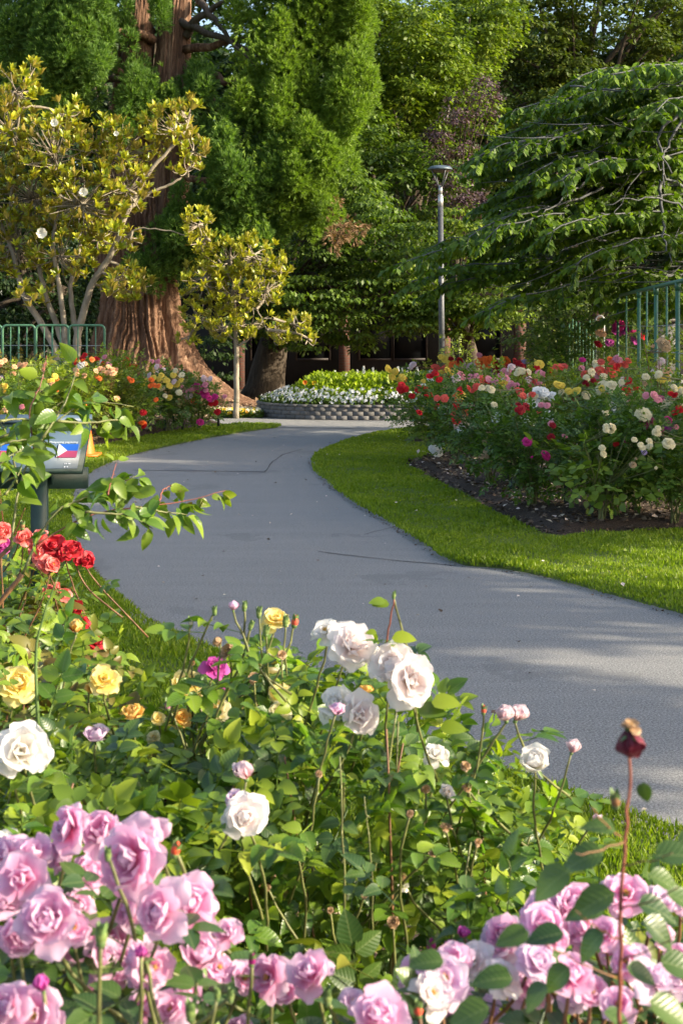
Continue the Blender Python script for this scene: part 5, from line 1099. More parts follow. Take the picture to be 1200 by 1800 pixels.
# ------------------------------------------------------------------ the foreground roses: single leaves, canes, blooms with single petals
def petal(w, cup, curl, ruffle, seed, L=1.0, n=7, m=8, notch=.0):
    """One petal, root at the origin, growing along x; z is the inner face."""
    r = np.random.default_rng(seed); V = []; Fa = []; ph = r.uniform(0, 6, 3)
    for i in range(n + 1):
        t = i / n; ww = w * (.18 + .82 * math.sin(min(1, t * 1.25) * math.pi / 2)) * (1 - max(0, (t - .72) / .28) ** 2 * .62)
        for j in range(m + 1):
            s_ = j / m * 2 - 1
            x = L * t * (1 - .16 * s_ * s_ * t) - (notch * (1 - abs(s_)) * t ** 6)
            z = cup * (s_ * s_ * .55 * math.sin(t * 2.4) * w) + cup * .35 * math.sin(t * math.pi * .9) * -1 + curl * t ** 3 * -1 + ruffle * t * t * (math.sin(s_ * 3.2 + ph[0]) * .6 + math.sin(s_ * 5.5 + ph[1] + t * 3) * .4)
            V.append([x, s_ * ww, z])
    for i in range(n):
        for j in range(m): a = i * (m + 1) + j; Fa.append([a, a + m + 1, a + m + 2, a + 1])
    return np.array(V), np.array(Fa)
def fpetal(name, base, tip, deep, trans=.5):
    """Petal colour runs from the root to the rim, as in the flower itself."""
    m, nt, b = new_mat(name)
    tc = nt.nodes.new('ShaderNodeAttribute'); tc.attribute_name = 'along'; oi = nt.nodes.new('ShaderNodeObjectInfo')
    f = math_n(nt, 'ADD', tc.outputs['Fac'], math_n(nt, 'MULTIPLY', math_n(nt, 'SUBTRACT', oi.outputs['Random'], .5), .35))
    c = ramp(nt, f, [deep, base, tip], [.0, .45, .95])
    ob = nt.nodes.new('ShaderNodeTexCoord').outputs['Object']; mp = nt.nodes.new('ShaderNodeMapping'); mp.inputs['Scale'].default_value = (1.5, 22, 4); nt.links.new(ob, mp.inputs[0])
    v = noise(nt, 1, 3, .6, mp.outputs[0]); c = mixc(nt, math_n(nt, 'MULTIPLY', v, .22), c, deep)
    nt.links.new(c, b.inputs['Base Color']); b.inputs['Roughness'].default_value = .5; b.inputs['Specular IOR Level'].default_value = .25
    try: b.inputs['Sheen Weight'].default_value = .15
    except Exception: pass
    t = nt.nodes.new('ShaderNodeBsdfTranslucent'); nt.links.new(c, t.inputs[0]); mx = nt.nodes.new('ShaderNodeMixShader'); mx.inputs[0].default_value = trans
    nt.links.new(b.outputs[0], mx.inputs[1]); nt.links.new(t.outputs[0], mx.inputs[2]); nt.links.new(mx.outputs[0], nt.nodes['Material Output'].inputs[0]); return m
FP = dict(greenbud=fpetal('near_petal_greenbud', (.30, .34, .12), (.62, .52, .30), (.18, .26, .07), .2), budpink=fpetal('near_petal_budpink', (.84, .62, .68), (.87, .78, .80), (.84, .40, .46)), pink=fpetal('near_petal_pink', (.82, .50, .70), (.86, .68, .84), (.80, .22, .42)), blush=fpetal('near_petal_blush', (.87, .81, .82), (.88, .86, .87), (.86, .72, .66)),
          white=fpetal('near_petal_white', (.88, .86, .85), (.89, .88, .87), (.85, .76, .56)), yellow=fpetal('near_petal_yellow', (.88, .75, .26), (.88, .81, .44), (.86, .60, .08)),
          gold=fpetal('near_petal_gold', (.86, .52, .10), (.86, .66, .25), (.82, .34, .03)), cream=fpetal('near_petal_cream', (.84, .78, .48), (.85, .82, .62), (.82, .62, .2)),
          red=fpetal('near_petal_red', (.48, .008, .02), (.62, .02, .04), (.22, .003, .01), .25), coral=fpetal('near_petal_coral', (.80, .16, .15), (.84, .30, .28), (.78, .12, .05), .3),
          magenta=fpetal('near_petal_magenta', (.60, .08, .42), (.68, .16, .52), (.4, .02, .2)), lilac=fpetal('near_petal_lilac', (.72, .56, .74), (.78, .66, .80), (.75, .40, .55)),
          dead=fpetal('near_petal_dead', (.42, .25, .12), (.50, .36, .22), (.25, .12, .05), .2), deadred=fpetal('near_petal_dead_red', (.14, .010, .03), (.18, .03, .04), (.09, .006, .02), .15))
PSH = [petal(.54, .5, .04, .05, 1), petal(.60, .42, .10, .07, 2), petal(.62, .36, .20, .09, 3), petal(.46, .7, -.16, .04, 4), petal(.64, .28, .34, .12, 5, notch=.06),
       petal(.50, .62, -.02, .08, 6, notch=.05), petal(.66, .34, .02, .10, 7), petal(.56, .30, .44, .10, 8, notch=.08), petal(.42, .8, -.22, .06, 9), petal(.60, .5, -.05, .12, 10, notch=.1)]
PME = {}
def petal_me(col, k):
    if (col, k) not in PME:
        v, f = PSH[k]; me = mesh_np('petal', v, f, FP[col], True)
        a = me.attributes.new('along', 'FLOAT', 'POINT'); a.data.foreach_set('value', np.clip(v[:, 0], 0, 1).astype(np.float32)); PME[(col, k)] = me
    return PME[(col, k)]
m_sepal = plain('sepal_green', (.10, .17, .05), .55, 0, .3, 60); m_hip = plain('hip_green', (.09, .14, .045), .5, 0, .25, 60); m_stamen = plain('stamens', (.55, .33, .05), .7)
SEP = ovate(.14, .04, .3, 4, 0); SEPB = ovate(.22, .07, -.03, 5, 0)
def stamens(c_, ax, r_):
    m = MB(); k = 26; u = nrm(rvec(k) + ax * 1.6); 
    for i in range(k): m.tube([c_, c_ + u[i] * r_ * rng.uniform(.6, 1)], [r_ * .03, r_ * .07], 3)
    return m
def near_bud(parent, c_, ax, rad, col):
    """A pointed bud: green hip, long closing sepals and the furled petals between them."""
    ax = nrm(ax); c_ = np.array(c_, float); m = MB(); L = rad * 2.3; o_ = c_ - ax * L * .5
    m.tube([o_ - ax * L * .16, o_ - ax * L * .05, o_ + ax * L * .07, o_ + ax * L * .14], [rad * .2, rad * .52, rad * .5, rad * .55], 8)
    side = nrm(np.cross(ax, [.3, .2, 1.0])); oth = np.cross(ax, side)
    for i in range(5):
        q_ = i * 1.2566; d_ = side * math.cos(q_) + oth * math.sin(q_)
        m.scatter(*SEPB, [o_ + ax * L * .08 + d_ * rad * .38], [ax + d_ * rng.uniform(.05, .3)], [-d_], L * rng.uniform(.8, 1.1))
    bl = m.build('rose_bud', m_sepal, parent, True); pm_ = MB(); pm_.tube([o_ + ax * L * q_ for q_ in (.05, .2, .4, .62, .8, .92)], [rad * .4, rad * .62, rad * .66, rad * .52, rad * .28, rad * .05], 9)
    b_ = pm_.build('furled_petals', FP[col], bl, True); return bl
def near_bloom(parent, c_, ax, rad, col, form='full', label=None):
    if form == 'tight': return near_bud(parent, c_, ax, rad * 1.0, col)
    """Bloom of radius rad facing ax; each petal is a sub-part."""
    org = origin_of(parent); ax = nrm(ax); c_ = np.array(c_, float)
    m = MB(); k = 12; a = np.linspace(0, 2 * np.pi, k, endpoint=False)
    m.tube([c_ - ax * rad * .48, c_ - ax * rad * .36, c_ - ax * rad * .22, c_ - ax * rad * .12], [rad * .04, rad * .15, rad * .17, rad * .10], 8)
    side = nrm(np.cross(ax, [.3, .2, 1.0])); oth = np.cross(ax, side)
    for i in range(5):
        q_ = i * 1.2566 + rng.uniform(-.2, .2); o_ = side * math.cos(q_) + oth * math.sin(q_)
        m.scatter(*SEP, [c_ - ax * rad * .14], [o_ * .8 + ax * (.8 if form in ('bud', 'tight') else -.35)], [ax - o_ * .5], rad * (.75 if form != 'tight' else 1.1))
    bl = m.build('rose_bloom', m_sepal, parent, True)
    if label: bl['label'] = label
    sets = {'full': [(3, -.22, .02, .50), (5, -.02, .10, .60), (5, .2, .14, .70), (5, .45, .16, .84), (5, .85, .14, 1.02), (5, 1.2, .08, 1.14)], 'open': [(4, .35, .12, .5), (5, .8, .12, .8), (5, 1.05, .12, 1.0), (5, 1.35, .08, 1.1)], 'loose': [(3, .02, .05, .72), (4, .35, .12, .92), (5, .8, .14, 1.1), (4, 1.3, .08, 1.16)], 'cup': [(4, .05, .06, .62), (5, .22, .10, .75), (5, .42, .12, .86), (5, .72, .12, .95)],
            'bud': [(3, -.10, .03, 1.10), (4, .0, .08, 1.15), (4, .10, .12, 1.12), (2, .42, .12, 1.05)], 'tight': [(3, -.05, .06, .6), (3, .02, .1, .7)], 'half': [(3, -.15, .04, .66), (4, .05, .1, .76), (4, .35, .12, .9), (4, .8, .14, 1.05), (3, 1.3, .1, 1.15)]}[form]
    age = rng.uniform(-.12, .3) if form in ('full', 'open', 'half', 'loose') else 0; lop = rng.uniform(0, 6.28); lopa = rng.uniform(0, .28)
    for ri, (n, tilt, rr, L) in enumerate(sets):
        ph = rng.uniform(0, 6); n = max(3, n + rng.integers(-1, 2)) if ri else n
        for i in range(n):
            q_ = ph + i * 2 * math.pi / n + rng.uniform(-.3, .3)
            if ri >= 3 and rng.uniform() < .13: continue
            o_ = side * math.cos(q_) + oth * math.sin(q_)
            ti = tilt + rng.uniform(-.2, .24) * (1 if ri > 1 else .5) + age * min(1, ri * .4) + lopa * math.cos(q_ - lop); D = ax * math.cos(ti) + o_ * math.sin(ti); N = -o_ * math.cos(ti) + ax * math.sin(ti)
            k_ = [3, 3, 0, 1, 2, 4][min(5, ri + 2 * (form == 'open') + (form == 'half') + 2 * (form == 'loose'))] if form not in ('bud', 'tight', 'cup') else [3, 3, 0, 1][min(3, ri)]
            if rng.uniform() < .45: k_ = {0: 5, 1: 6, 2: 9, 3: 8, 4: 7}.get(k_, k_)
            link('petal', petal_me(col, k_), bl, mat4=mat_of(c_ - ax * rad * .18 + o_ * rr * rad * .6 - org, D, N, rad * L * rng.uniform(.84, 1.12)))
    if form == 'open': stamens(c_ - ax * rad * .05, ax, rad * .28).build('stamens', m_stamen, bl)
    return bl
def cane(pts, r0, r1, parent, mat, name='cane', k=6, n=12, thorns=0):
    pts = np.asarray(pts, float); t = np.linspace(0, len(pts) - 1, n); pp = np.stack([np.interp(t, np.arange(len(pts)), pts[:, i]) for i in range(3)], 1)
    for _ in range(3): pp[1:-1] = (pp[:-2] + 2 * pp[1:-1] + pp[2:]) / 4
    pp[1:-1] += rng.normal(0, .0008, (n - 2, 3)); r0 *= .62; r1 *= .62; m = MB(); m.tube(pp, np.linspace(r0, r1, n), k)
    for _ in range(thorns):
        i = rng.integers(1, n - 1); u = nrm(rng.normal(size=3) * [1, 1, .3]); m.tube([pp[i] + u * r0 * .5, pp[i] + u * (r0 * .5 + .006) + [0, 0, -.002]], [.0016, .0002], 4, False)
    m.build(name, mat, parent, True); return pp
def near_bush(label, base, group, leafmats, n, box, leaf=.125, ind=300, cat='rose bush', tmpl=None, facing=None, clear=()):
    t = empty('rose_bush', base, label, cat, group)
    return t
def fill_leaves(t, vol, n, leaf, mats, ind, top, lowz=.25, seed=0, face=.0):
    """Compound leaves through a volume: vol = (x0 px, x1 px, d0, d1); top(px) = py of the leafy outline."""
    O = []
    while len(O) < n:
        d = rng.uniform(vol[2], vol[3]); px = rng.uniform(vol[0], vol[1]); dm = (vol[2] + vol[3]) / 2; zt = CAM_H - (top(px) + 32 - 578) / F * dm
        z = lowz + (zt - lowz) * rng.uniform(0, 1) ** .62 + rng.normal(0, .02)
        if z > .1: O.append([(px - 600) / F * dm * (.5 + .5 * d / dm), d, min(z, zt + .02)])
    O = np.array(O); c_ = O.mean(0); u = nrm((O - c_) * [1, 1, .3] + rng.normal(0, .22, O.shape)); D = nrm(u + rng.normal(0, .45, O.shape) + [0, -.15, -.05]); N = nrm(np.array([.0, -.25, 1.0]) + .3 * u + rng.normal(0, .38, O.shape))
    k = len(mats); idx = rng.integers(0, k, n); order = np.argsort(O[:, 1] - .6 * O[:, 2]); rank = np.empty(n, int); rank[order] = np.arange(n)
    org = origin_of(t); mes = {}
    for mi in range(k):
        sel = (idx == mi) & (rank >= ind)
        if sel.sum():
            V, Fa = scatter_np(*LEAFD[mi % 5], O[sel], D[sel], N[sel], leaf * rng.uniform(.6, 1.2, sel.sum())); o = link('leaves', add_uv(mesh_np('leaves', V - org, Fa, mats[mi], True), np.tile(LEAFUV, (sel.sum(), 1))), t); o['kind'] = 'stuff'
    for i in np.where(rank < ind)[0]:
        key = (idx[i], i % 5)
        if key not in mes: mes[key] = add_uv(mesh_np('leaf', *LEAFD[key[1]], mats[key[0]], True), LEAFUV)
        link('leaf', mes[key], t, mat4=mat_of(O[i] - org, D[i], N[i], leaf * rng.uniform(.6, 1.2)))
    return O
def stem_to(t, c_, base, r=.0035, mat=None, lean=0.0, leaves=2, lsz=.10, lm=None, col=None):
    """A flower stem from the inside of the bush up to a bloom, with a few leaves of its own."""
    c_ = np.array(c_); b_ = np.array(base); mid = (c_ * .6 + b_ * .4) + rng.normal(0, .02, 3); mid[:2] = mid[:2] * .5 + c_[:2] * .5 + [lean, 0]
    pp = cane([b_, mid, c_], r * 1.2, r * .85, t, mat or m_stemr, 'flower_stem', 6, 10, 2); org = origin_of(t)
    for q_ in range(leaves):
        i = 3 + int(rng.uniform(0, 5)); u = nrm(rng.normal(size=3) * [1, 1, .2] + [0, -.2, 0]); link('leaf', (lm or NEARLEAF)[rng.integers(0, len(lm or NEARLEAF))], t, mat4=mat_of(pp[i] - org, u + [0, 0, .1], nrm(np.array([0, -.2, 1]) + rng.normal(0, .3, 3)), lsz * rng.uniform(.7, 1.2)))
    return pp
NEARLEAF = [add_uv(mesh_np('leaf', *LEAFD[i], m_fg, True), LEAFUV) for i in range(5)]
YOUNG = [mesh_np('leaf', *LEAFD[i], m, True) for i in range(3) for m in (m_rl_bronze, m_rl_lite)]
DARKL = [add_uv(mesh_np('leaf', *LEAFD[i], m_fgd, True), LEAFUV) for i in range(4)]
def one_leaf(w, fold, droop, n, serr, m):
    v, f = ovate(w, fold, droop, n, serr); return add_uv(mesh_np('leaf', v, f, m, True), ovate_uv(v))
def interp(xs, ys): return lambda px: float(np.interp(px, xs, ys))

def fg(label, base, blooms, stem_mat=None, group='roses in the foreground', inner=None, lm=None, cat='rose bush'):
    t = empty('rose_bush', base, label, cat, group)
    for bl_ in blooms:
        px, py, sz, d, col, form = bl_[:6]
        if form == 'tight' and col == 'cream': col = 'greenbud'
        if form == 'bud' and col == 'blush': col = 'budpink'
        ax = np.array(bl_[6]) if len(bl_) > 6 else np.array([rng.normal(0, .35), -.7, .65])
        c_ = P(px, py, d); near_bloom(t, c_, ax, sz / 2 * d / F * {'bud': 1.45, 'cup': 1.35, 'loose': 1.0, 'tight': 1.15}.get(form, 1.0), col, form)
        b_ = np.array([c_[0] + rng.normal(0, .09), c_[1] + rng.uniform(.0, .14), max(.35, c_[2] - rng.uniform(.16, .27))])
        axn = nrm(ax); stem_to(t, c_ - axn * (sz / 2 * d / F) * .45, b_, mat=stem_mat, leaves=1, lm=lm)
    return t
def canes_for(t, px0, px1, d0, d1, top, n, mat, r=.006):
    for i in range(n):
        px = rng.uniform(px0, px1); d = rng.uniform(d0, d1); e = P(px, top(px) + rng.uniform(10, 160), d); b_ = np.array([e[0] * .55 + origin_of(t)[0] * .45 + rng.normal(0, .05), d + rng.uniform(-.1, .15), .06])
        cane([b_, (b_ + e) / 2 + rng.normal(0, .04, 3), e], r * rng.uniform(.8, 1.4), r * .5, t, mat[i % len(mat)], thorns=8, n=14)

UP = (0.05, -.25, 1.0)
# blush white rose in the middle
wtop = interp([330, 400, 480, 540, 700, 760, 830, 880, 940, 1000, 1060], [1290, 1240, 1180, 1190, 1200, 1270, 1330, 1370, 1430, 1500, 1580])
t = fg('blush white rose bush in the centre foreground with glossy leaves', (.0, 2.65, .08), [
    (572, 1108, 58, 2.5, 'white', 'open', (-.5, -.3, .8)), (618, 1135, 82, 2.45, 'blush', 'loose', (.35, -.75, .45)), (690, 1168, 80, 2.4, 'blush', 'loose', (-.3, -.8, .5)), (722, 1195, 88, 2.38, 'blush', 'loose', (.4, -.85, .3)),
    (592, 1240, 78, 2.42, 'white', 'half', (-.2, -.8, .6)), (632, 1258, 74, 2.4, 'blush', 'loose', (.2, -.9, .3)), (430, 1437, 74, 2.05, 'blush', 'full', (.1, -1, .25)), (412, 1400, 34, 2.08, 'lilac', 'open', (-.3, -.4, .9)),
    (432, 1363, 40, 2.08, 'blush', 'bud', (-.1, -.3, 1)), (940, 1342, 54, 2.35, 'white', 'cup', (-.1, -.6, .8)), (888, 1262, 34, 2.4, 'blush', 'bud', (-.2, -.2, 1)), (908, 1262, 34, 2.42, 'blush', 'bud', (.5, -.1, .9)),
    (1005, 1319, 28, 2.35, 'blush', 'bud', (.3, -.1, 1)), (767, 1326, 44, 2.5, 'white', 'half', (.2, -.4, .9)), (787, 1392, 30, 2.4, 'blush', 'open', (.5, -.5, .5)), (1044, 1448, 26, 2.6, 'blush', 'bud', (.8, -.2, .5)), (590, 1252, 26, 2.3, 'pink', 'bud', (.2, -.3, .9)),
    (850, 1246, 13, 2.4, 'coral', 'tight', (.1, 0, 1)), (692, 1045, 10, 2.4, 'cream', 'tight', (.1, 0, 1)), (335, 1092, 12, 2.5, 'blush', 'tight', (-.1, 0, 1)), (377, 1072, 12, 2.5, 'cream', 'tight', (-.1, 0, 1)), (410, 1070, 19, 2.5, 'pink', 'bud', (0, 0, 1)), (430, 1064, 13, 2.5, 'cream', 'tight', (.1, 0, 1)), (442, 1097, 13, 2.5, 'cream', 'tight', (.3, 0, 1)),
    (748, 1386, 16, 2.4, 'dead', 'open'), (818, 1345, 17, 2.4, 'dead', 'open'), (783, 1453, 22, 2.35, 'dead', 'open', (0, -.1, 1)), (885, 1552, 22, 2.3, 'dead', 'bud', (0, .1, -1)), (706, 1540, 14, 2.3, 'dead', 'open'), (398, 1145, 30, 2.5, 'dead', 'open'), (385, 1130, 20, 2.5, 'dead', 'bud'), (708, 1563, 20, 2.3, 'white', 'open', (0, 0, -1)), (820, 1385, 14, 2.4, 'dead', 'open')] + [(a_, b_, s_, 2.22, 'dead', 'open') for a_, b_, s_ in ((520, 1490, 13), (640, 1570, 18), (760, 1500, 14), (690, 1620, 20), (580, 1600, 12), (840, 1480, 14), (470, 1560, 12), (720, 1430, 13), (560, 1360, 12))])
fill_leaves(t, (350, 1000, 2.3, 3.05), 1450, .096, [m_fg, m_rl_mid, m_fg, m_rl_lite, m_fgd], 300, wtop)
canes_for(t, 400, 950, 2.3, 2.8, wtop, 16, [m_stemr, m_stemb, m_stemr])
for a, b_, r_ in (((602, 1720), (597, 1330), .0038), ((655, 1640), (640, 1400), .0026)):
    cane([P(*a, 2.15), P((a[0] + b_[0]) / 2 + 6, (a[1] + b_[1]) / 2, 2.14), P(*b_, 2.15)], r_, r_ * .6, t, m_stemr, n=16, thorns=12)
cane([P(676, 1160, 2.42), P(684, 1100, 2.41), P(692, 1052, 2.4)], .0032, .0022, t, m_stemred, 'young_shoot')
for px, py, dx, s_, lms in ((665, 1058, -1, .028, 0), (700, 1122, 1, .042, 1), (650, 1112, -1, .02, 1), (672, 1062, -1, .03, 1), (770, 1235, 1, .05, 1), (785, 1280, 1, .045, 1), (745, 1250, 1, .05, 0)):
    link('leaf', mesh_np('leaf', *ovate(.36, .08, .2, 7, .015), m_rl_lite if lms else m_rl_mid, True), t, mat4=mat_of(P(px - dx * 12, py, 2.38) - origin_of(t), (dx, -.2, .1), (.1, -.5, .8), s_))

# yellow rose on the left
ytop = interp([-60, 0, 100, 160, 220, 280, 340, 420, 520], [1130, 1120, 1120, 1160, 1225, 1275, 1250, 1200, 1180])
t = fg('yellow rose bush behind the pink cluster at the left of the foreground', (-1.0, 3.05, .08), [
    (485, 1086, 52, 2.8, 'yellow', 'open', (.1, -.5, .9)), (30, 1200, 66, 2.7, 'yellow', 'full', (.3, -.7, .6)), (184, 1192, 58, 2.7, 'yellow', 'open', (.1, -.6, .8)), (328, 1198, 54, 2.7, 'yellow', 'open', (.1, -.6, .8)), (345, 1225, 30, 2.7, 'yellow', 'open', (.5, -.5, .2)),
    (378, 1246, 54, 2.7, 'cream', 'open', (.1, -.7, .6)), (233, 1254, 42, 2.65, 'gold', 'cup', (0, -.5, .9)), (135, 1108, 26, 2.8, 'gold', 'bud', (.1, -.2, 1)), (492, 1218, 38, 2.75, 'yellow', 'open'), (320, 1262, 34, 2.7, 'gold', 'open'), (278, 1262, 24, 2.7, 'yellow', 'open'), (490, 1250, 40, 2.7, 'cream', 'open'), (643, 1215, 26, 2.45, 'gold', 'cup', (.1, -.3, 1)),
    (158, 1210, 18, 2.7, 'gold', 'open'), (295, 1238, 14, 2.65, 'pink', 'tight', (0, 0, 1)), (170, 1296, 46, 2.45, 'lilac', 'cup', (.1, -.35, 1)), (378, 1172, 44, 2.7, 'magenta', 'full', (.2, -.5, .7)), (392, 1215, 11, 2.7, 'magenta', 'bud'), (133, 1385, 34, 2.5, 'cream', 'open', (0, -.3, 1)), (455, 1075, 14, 2.78, 'cream', 'tight', (0, 0, 1)), (519, 1090, 17, 2.78, 'coral', 'tight', (.2, 0, 1)), (502, 1090, 15, 2.76, 'cream', 'tight', (.1, 0, 1)), (468, 1106, 16, 2.76, 'cream', 'tight', (.1, 0, 1)),
    (338, 1163, 14, 2.7, 'dead', 'tight'), (445, 1190, 20, 2.7, 'dead', 'open'), (495, 1150, 16, 2.7, 'dead', 'open'), (290, 1312, 22, 2.9, 'yellow', 'open'), (270, 1295, 26, 2.9, 'cream', 'open')], stem_mat=m_stemr)
fill_leaves(t, (-60, 470, 2.6, 3.5), 1250, .105, [m_fg, m_rl_mid, m_rl_lite, m_rl_bronze, m_rl_mid], 300, ytop)
canes_for(t, -20, 480, 2.7, 3.2, ytop, 14, [m_stemr, m_stemb])
cane([P(68, 1300, 2.5), P(64, 1180, 2.5), P(62, 1120, 2.5), P(85, 1060, 2.5), P(102, 1015, 2.5)], .006, .002, t, m_stemg, 'young_shoot')
# white rose at the left edge
t = fg('large white rose bush at the left edge above the pink cluster', (-1.0, 2.2, .08), [(38, 1322, 88, 2.1, 'white', 'loose', (.35, -.85, .4)), (12, 1322, 70, 2.12, 'white', 'loose', (-.4, -.7, .6)), (14, 1480, 50, 2.0, 'white', 'open', (-.1, -.5, .8))])
ltop = interp([-60, 60, 200, 350], [1340, 1330, 1350, 1390])
fill_leaves(t, (-60, 380, 1.95, 2.5), 620, .10, [m_fg, m_rl_mid, m_rl_lite, m_fgd, m_rl_lite], 300, ltop)
canes_for(t, -20, 330, 2.0, 2.4, ltop, 8, [m_stemr, m_stemb])

# red and coral roses further back at the left
t = fg('bush with deep red and coral roses at the left above the grass', (-1.75, 4.15, .08), [
    (95, 960, 42, 3.9, 'red', 'full', (-.1, -.7, .6)), (128, 966, 40, 3.9, 'red', 'full', (.3, -.7, .6)), (150, 988, 36, 3.9, 'red', 'full', (.6, -.7, .4)), (112, 972, 24, 3.88, 'red', 'open'), (132, 1068, 30, 3.9, 'red', 'full'), (140, 1096, 34, 3.9, 'red', 'full', (.4, -.7, .5)), (168, 1128, 32, 3.9, 'red', 'open', (.4, -.4, .9)), (3, 1112, 34, 3.8, 'red', 'full'),
    (43, 945, 32, 3.9, 'coral', 'full'), (68, 942, 28, 3.9, 'coral', 'full'), (62, 962, 30, 3.9, 'coral', 'open'), (84, 990, 34, 3.85, 'coral', 'full'), (94, 992, 26, 3.84, 'coral', 'open'), (66, 974, 26, 3.88, 'coral', 'open'), (86, 1037, 22, 3.9, 'coral', 'full'), (113, 1045, 26, 3.9, 'coral', 'full'), (100, 1032, 14, 3.9, 'coral', 'bud'), (3, 935, 38, 3.7, 'coral', 'full', (.5, -.7, .4)), (3, 958, 34, 3.7, 'magenta', 'full', (.5, -.7, .4)), (40, 922, 12, 3.9, 'dead', 'tight', (0, 0, 1))], stem_mat=m_stemb)
rtop = interp([-80, 0, 60, 120, 160, 200, 260], [985, 990, 1010, 1060, 1130, 1190, 1230])
fill_leaves(t, (-80, 150, 3.7, 4.5), 560, .12, [m_fg, m_fgd, m_rl_mid, m_rl_bronze, m_rl_olive], 300, rtop)
canes_for(t, -60, 130, 3.8, 4.3, rtop, 9, [m_stemb, m_stemred])
for a, b_ in (((10, 960), (0, 860)), ((20, 960), (30, 880)), ((25, 940), (45, 893))): cane([P(*a, 3.8), P(*b_, 3.75)], .003, .0015, t, m_stemred, 'young_shoot')

# tall arching shrub at the left with large leaves
at_ = empty('tall_rose_shrub', (-1.15, 3.5, .08), 'tall arching rose shrub with big leaves leaning over the sign at left', 'shrub')
BL = [one_leaf(.30, .11, .28 + .14 * i, 9, .014, m) for i in range(3) for m in (m_fg, m_rl_mid)]
BLY = [one_leaf(.34, .09, .25, 7, .014, m) for m in (m_rl_lite, m_rl_bronze)]
arms = [([(40, 1010), (90, 900), (170, 865), (250, 855)], 3.2, 0), ([(60, 960), (150, 905), (230, 892), (320, 884), (398, 862)], 3.2, 1), ([(230, 890), (290, 900), (330, 905)], 3.2, 0), ([(90, 905), (160, 870), (220, 845), (255, 830)], 3.25, 0), ([(20, 960), (30, 860), (60, 790), (100, 740), (150, 700), (235, 715)], 3.2, 0), ([(60, 790), (50, 720), (75, 670), (82, 625)], 3.2, 1), ([(30, 850), (20, 780), (0, 740), (-30, 700)], 3.3, 0), ([(75, 770), (110, 720), (130, 670), (135, 640)], 3.15, 0), ([(100, 740), (160, 745), (210, 735), (240, 760)], 3.1, 0), ([(190, 870), (195, 845), (205, 815)], 3.15, 1), ([(280, 885), (285, 860), (310, 850)], 3.18, 1), ([(-20, 830), (20, 800), (60, 780)], 3.05, 0), ([(-20, 790), (20, 775), (70, 770), (100, 790)], 3.1, 0), ([(0, 740), (40, 735), (90, 755)], 3.12, 0), ([(10, 870), (30, 840), (45, 800)], 3.1, 0), ([(0, 700), (50, 690), (110, 680)], 3.3, 0), ([(0, 770), (60, 740), (120, 700)], 3.25, 0), ([(150, 900), (230, 905), (270, 930)], 3.1, 0)]
org = origin_of(at_); leafn = 0
cane([(-1.15, 3.5, .06), (-1.1, 3.4, .7), P(40, 1010, 3.25)], .014, .010, at_, m_stemb); cane([(-1.2, 3.5, .06), (-1.2, 3.4, .8), P(20, 960, 3.25)], .013, .009, at_, m_stemb)
for pts, d, young in arms:
    pp = cane([P(x, y, d + .04 * i) for i, (x, y) in enumerate(pts)], .0055 if not young else .0034, .0014, at_, m_stemr if not young else m_stemred, 'branch', n=18, thorns=4); L = np.linalg.norm(np.diff(pp, axis=0), axis=1).sum()
    nn = int(L / (.014 if pts[-1][1] > 800 else .017))
    for q_ in range(nn):
        f = rng.uniform(.12, 1) * 17; i = min(16, int(f)); o_ = pp[i] + (pp[i + 1] - pp[i]) * (f - i); dr = nrm(pp[i + 1] - pp[i]); u = nrm(dr * .45 + rng.normal(size=3) * [1, .8, .5] + [0, -.25, -.35])
        tipz = f > 14 and young; me = BLY[rng.integers(0, 2)] if tipz and rng.uniform() < .7 else BL[rng.integers(0, 6)]
        if q_ == 0 and False: pass
        o_ = o_ + u * .012; s_ = rng.uniform(.032, .058) * (.62 if tipz else 1); leafn += 1
        if leafn < 900: link('leaf', me, at_, mat4=mat_of(o_ - org, u + [0, 0, -.15], nrm(np.array([rng.normal(0, .6), -.45, .75]) + rng.normal(0, .4, 3)), s_))
print('arch leaves', leafn)

# the big pink cluster at the lower left
pk = [(118, 1455, 92, 1.55), (178, 1462, 84, 1.6), (55, 1500, 78, 1.6), (40, 1545, 90, 1.5), (100, 1500, 70, 1.62), (225, 1510, 132, 1.42), (262, 1478, 90, 1.55), (85, 1620, 118, 1.38), (35, 1640, 84, 1.42), (130, 1630, 70, 1.45), (282, 1605, 112, 1.38), (335, 1590, 104, 1.45), (225, 1600, 80, 1.5), (245, 1685, 62, 1.35), (270, 1700, 92, 1.4), (352, 1680, 78, 1.42), (400, 1640, 56, 1.5), (385, 1700, 70, 1.5), (470, 1718, 84, 1.5), (545, 1708, 88, 1.45), (60, 1785, 110, 1.3), (15, 1770, 80, 1.3), (500, 1740, 60, 1.55), (300, 1775, 80, 1.42), (255, 1770, 70, 1.45), (160, 1530, 70, 1.6), (10, 1580, 70, 1.5), (430, 1720, 60, 1.5), (330, 1745, 50, 1.45)]
r5 = np.random.default_rng(8); extra = [(r5.uniform(0, 420), 0, r5.uniform(58, 88), r5.uniform(1.5, 1.68)) for _ in range(16)]
pk += [(a, 1480 + .62 * a + r5.uniform(0, 200), c_, d) for a, b_, c_, d in extra]
form = ['full', 'loose', 'loose', 'loose', 'full'] + ['full', 'loose', 'full'] + ['loose', 'open', 'full', 'full', 'full', 'cup', 'open', 'cup', 'half', 'open', 'open', 'half', 'open', 'half', 'open', 'open', 'half', 'full', 'full', 'open', 'half']
form += [['loose', 'open', 'half', 'full'][i % 4] for i in range(16)]
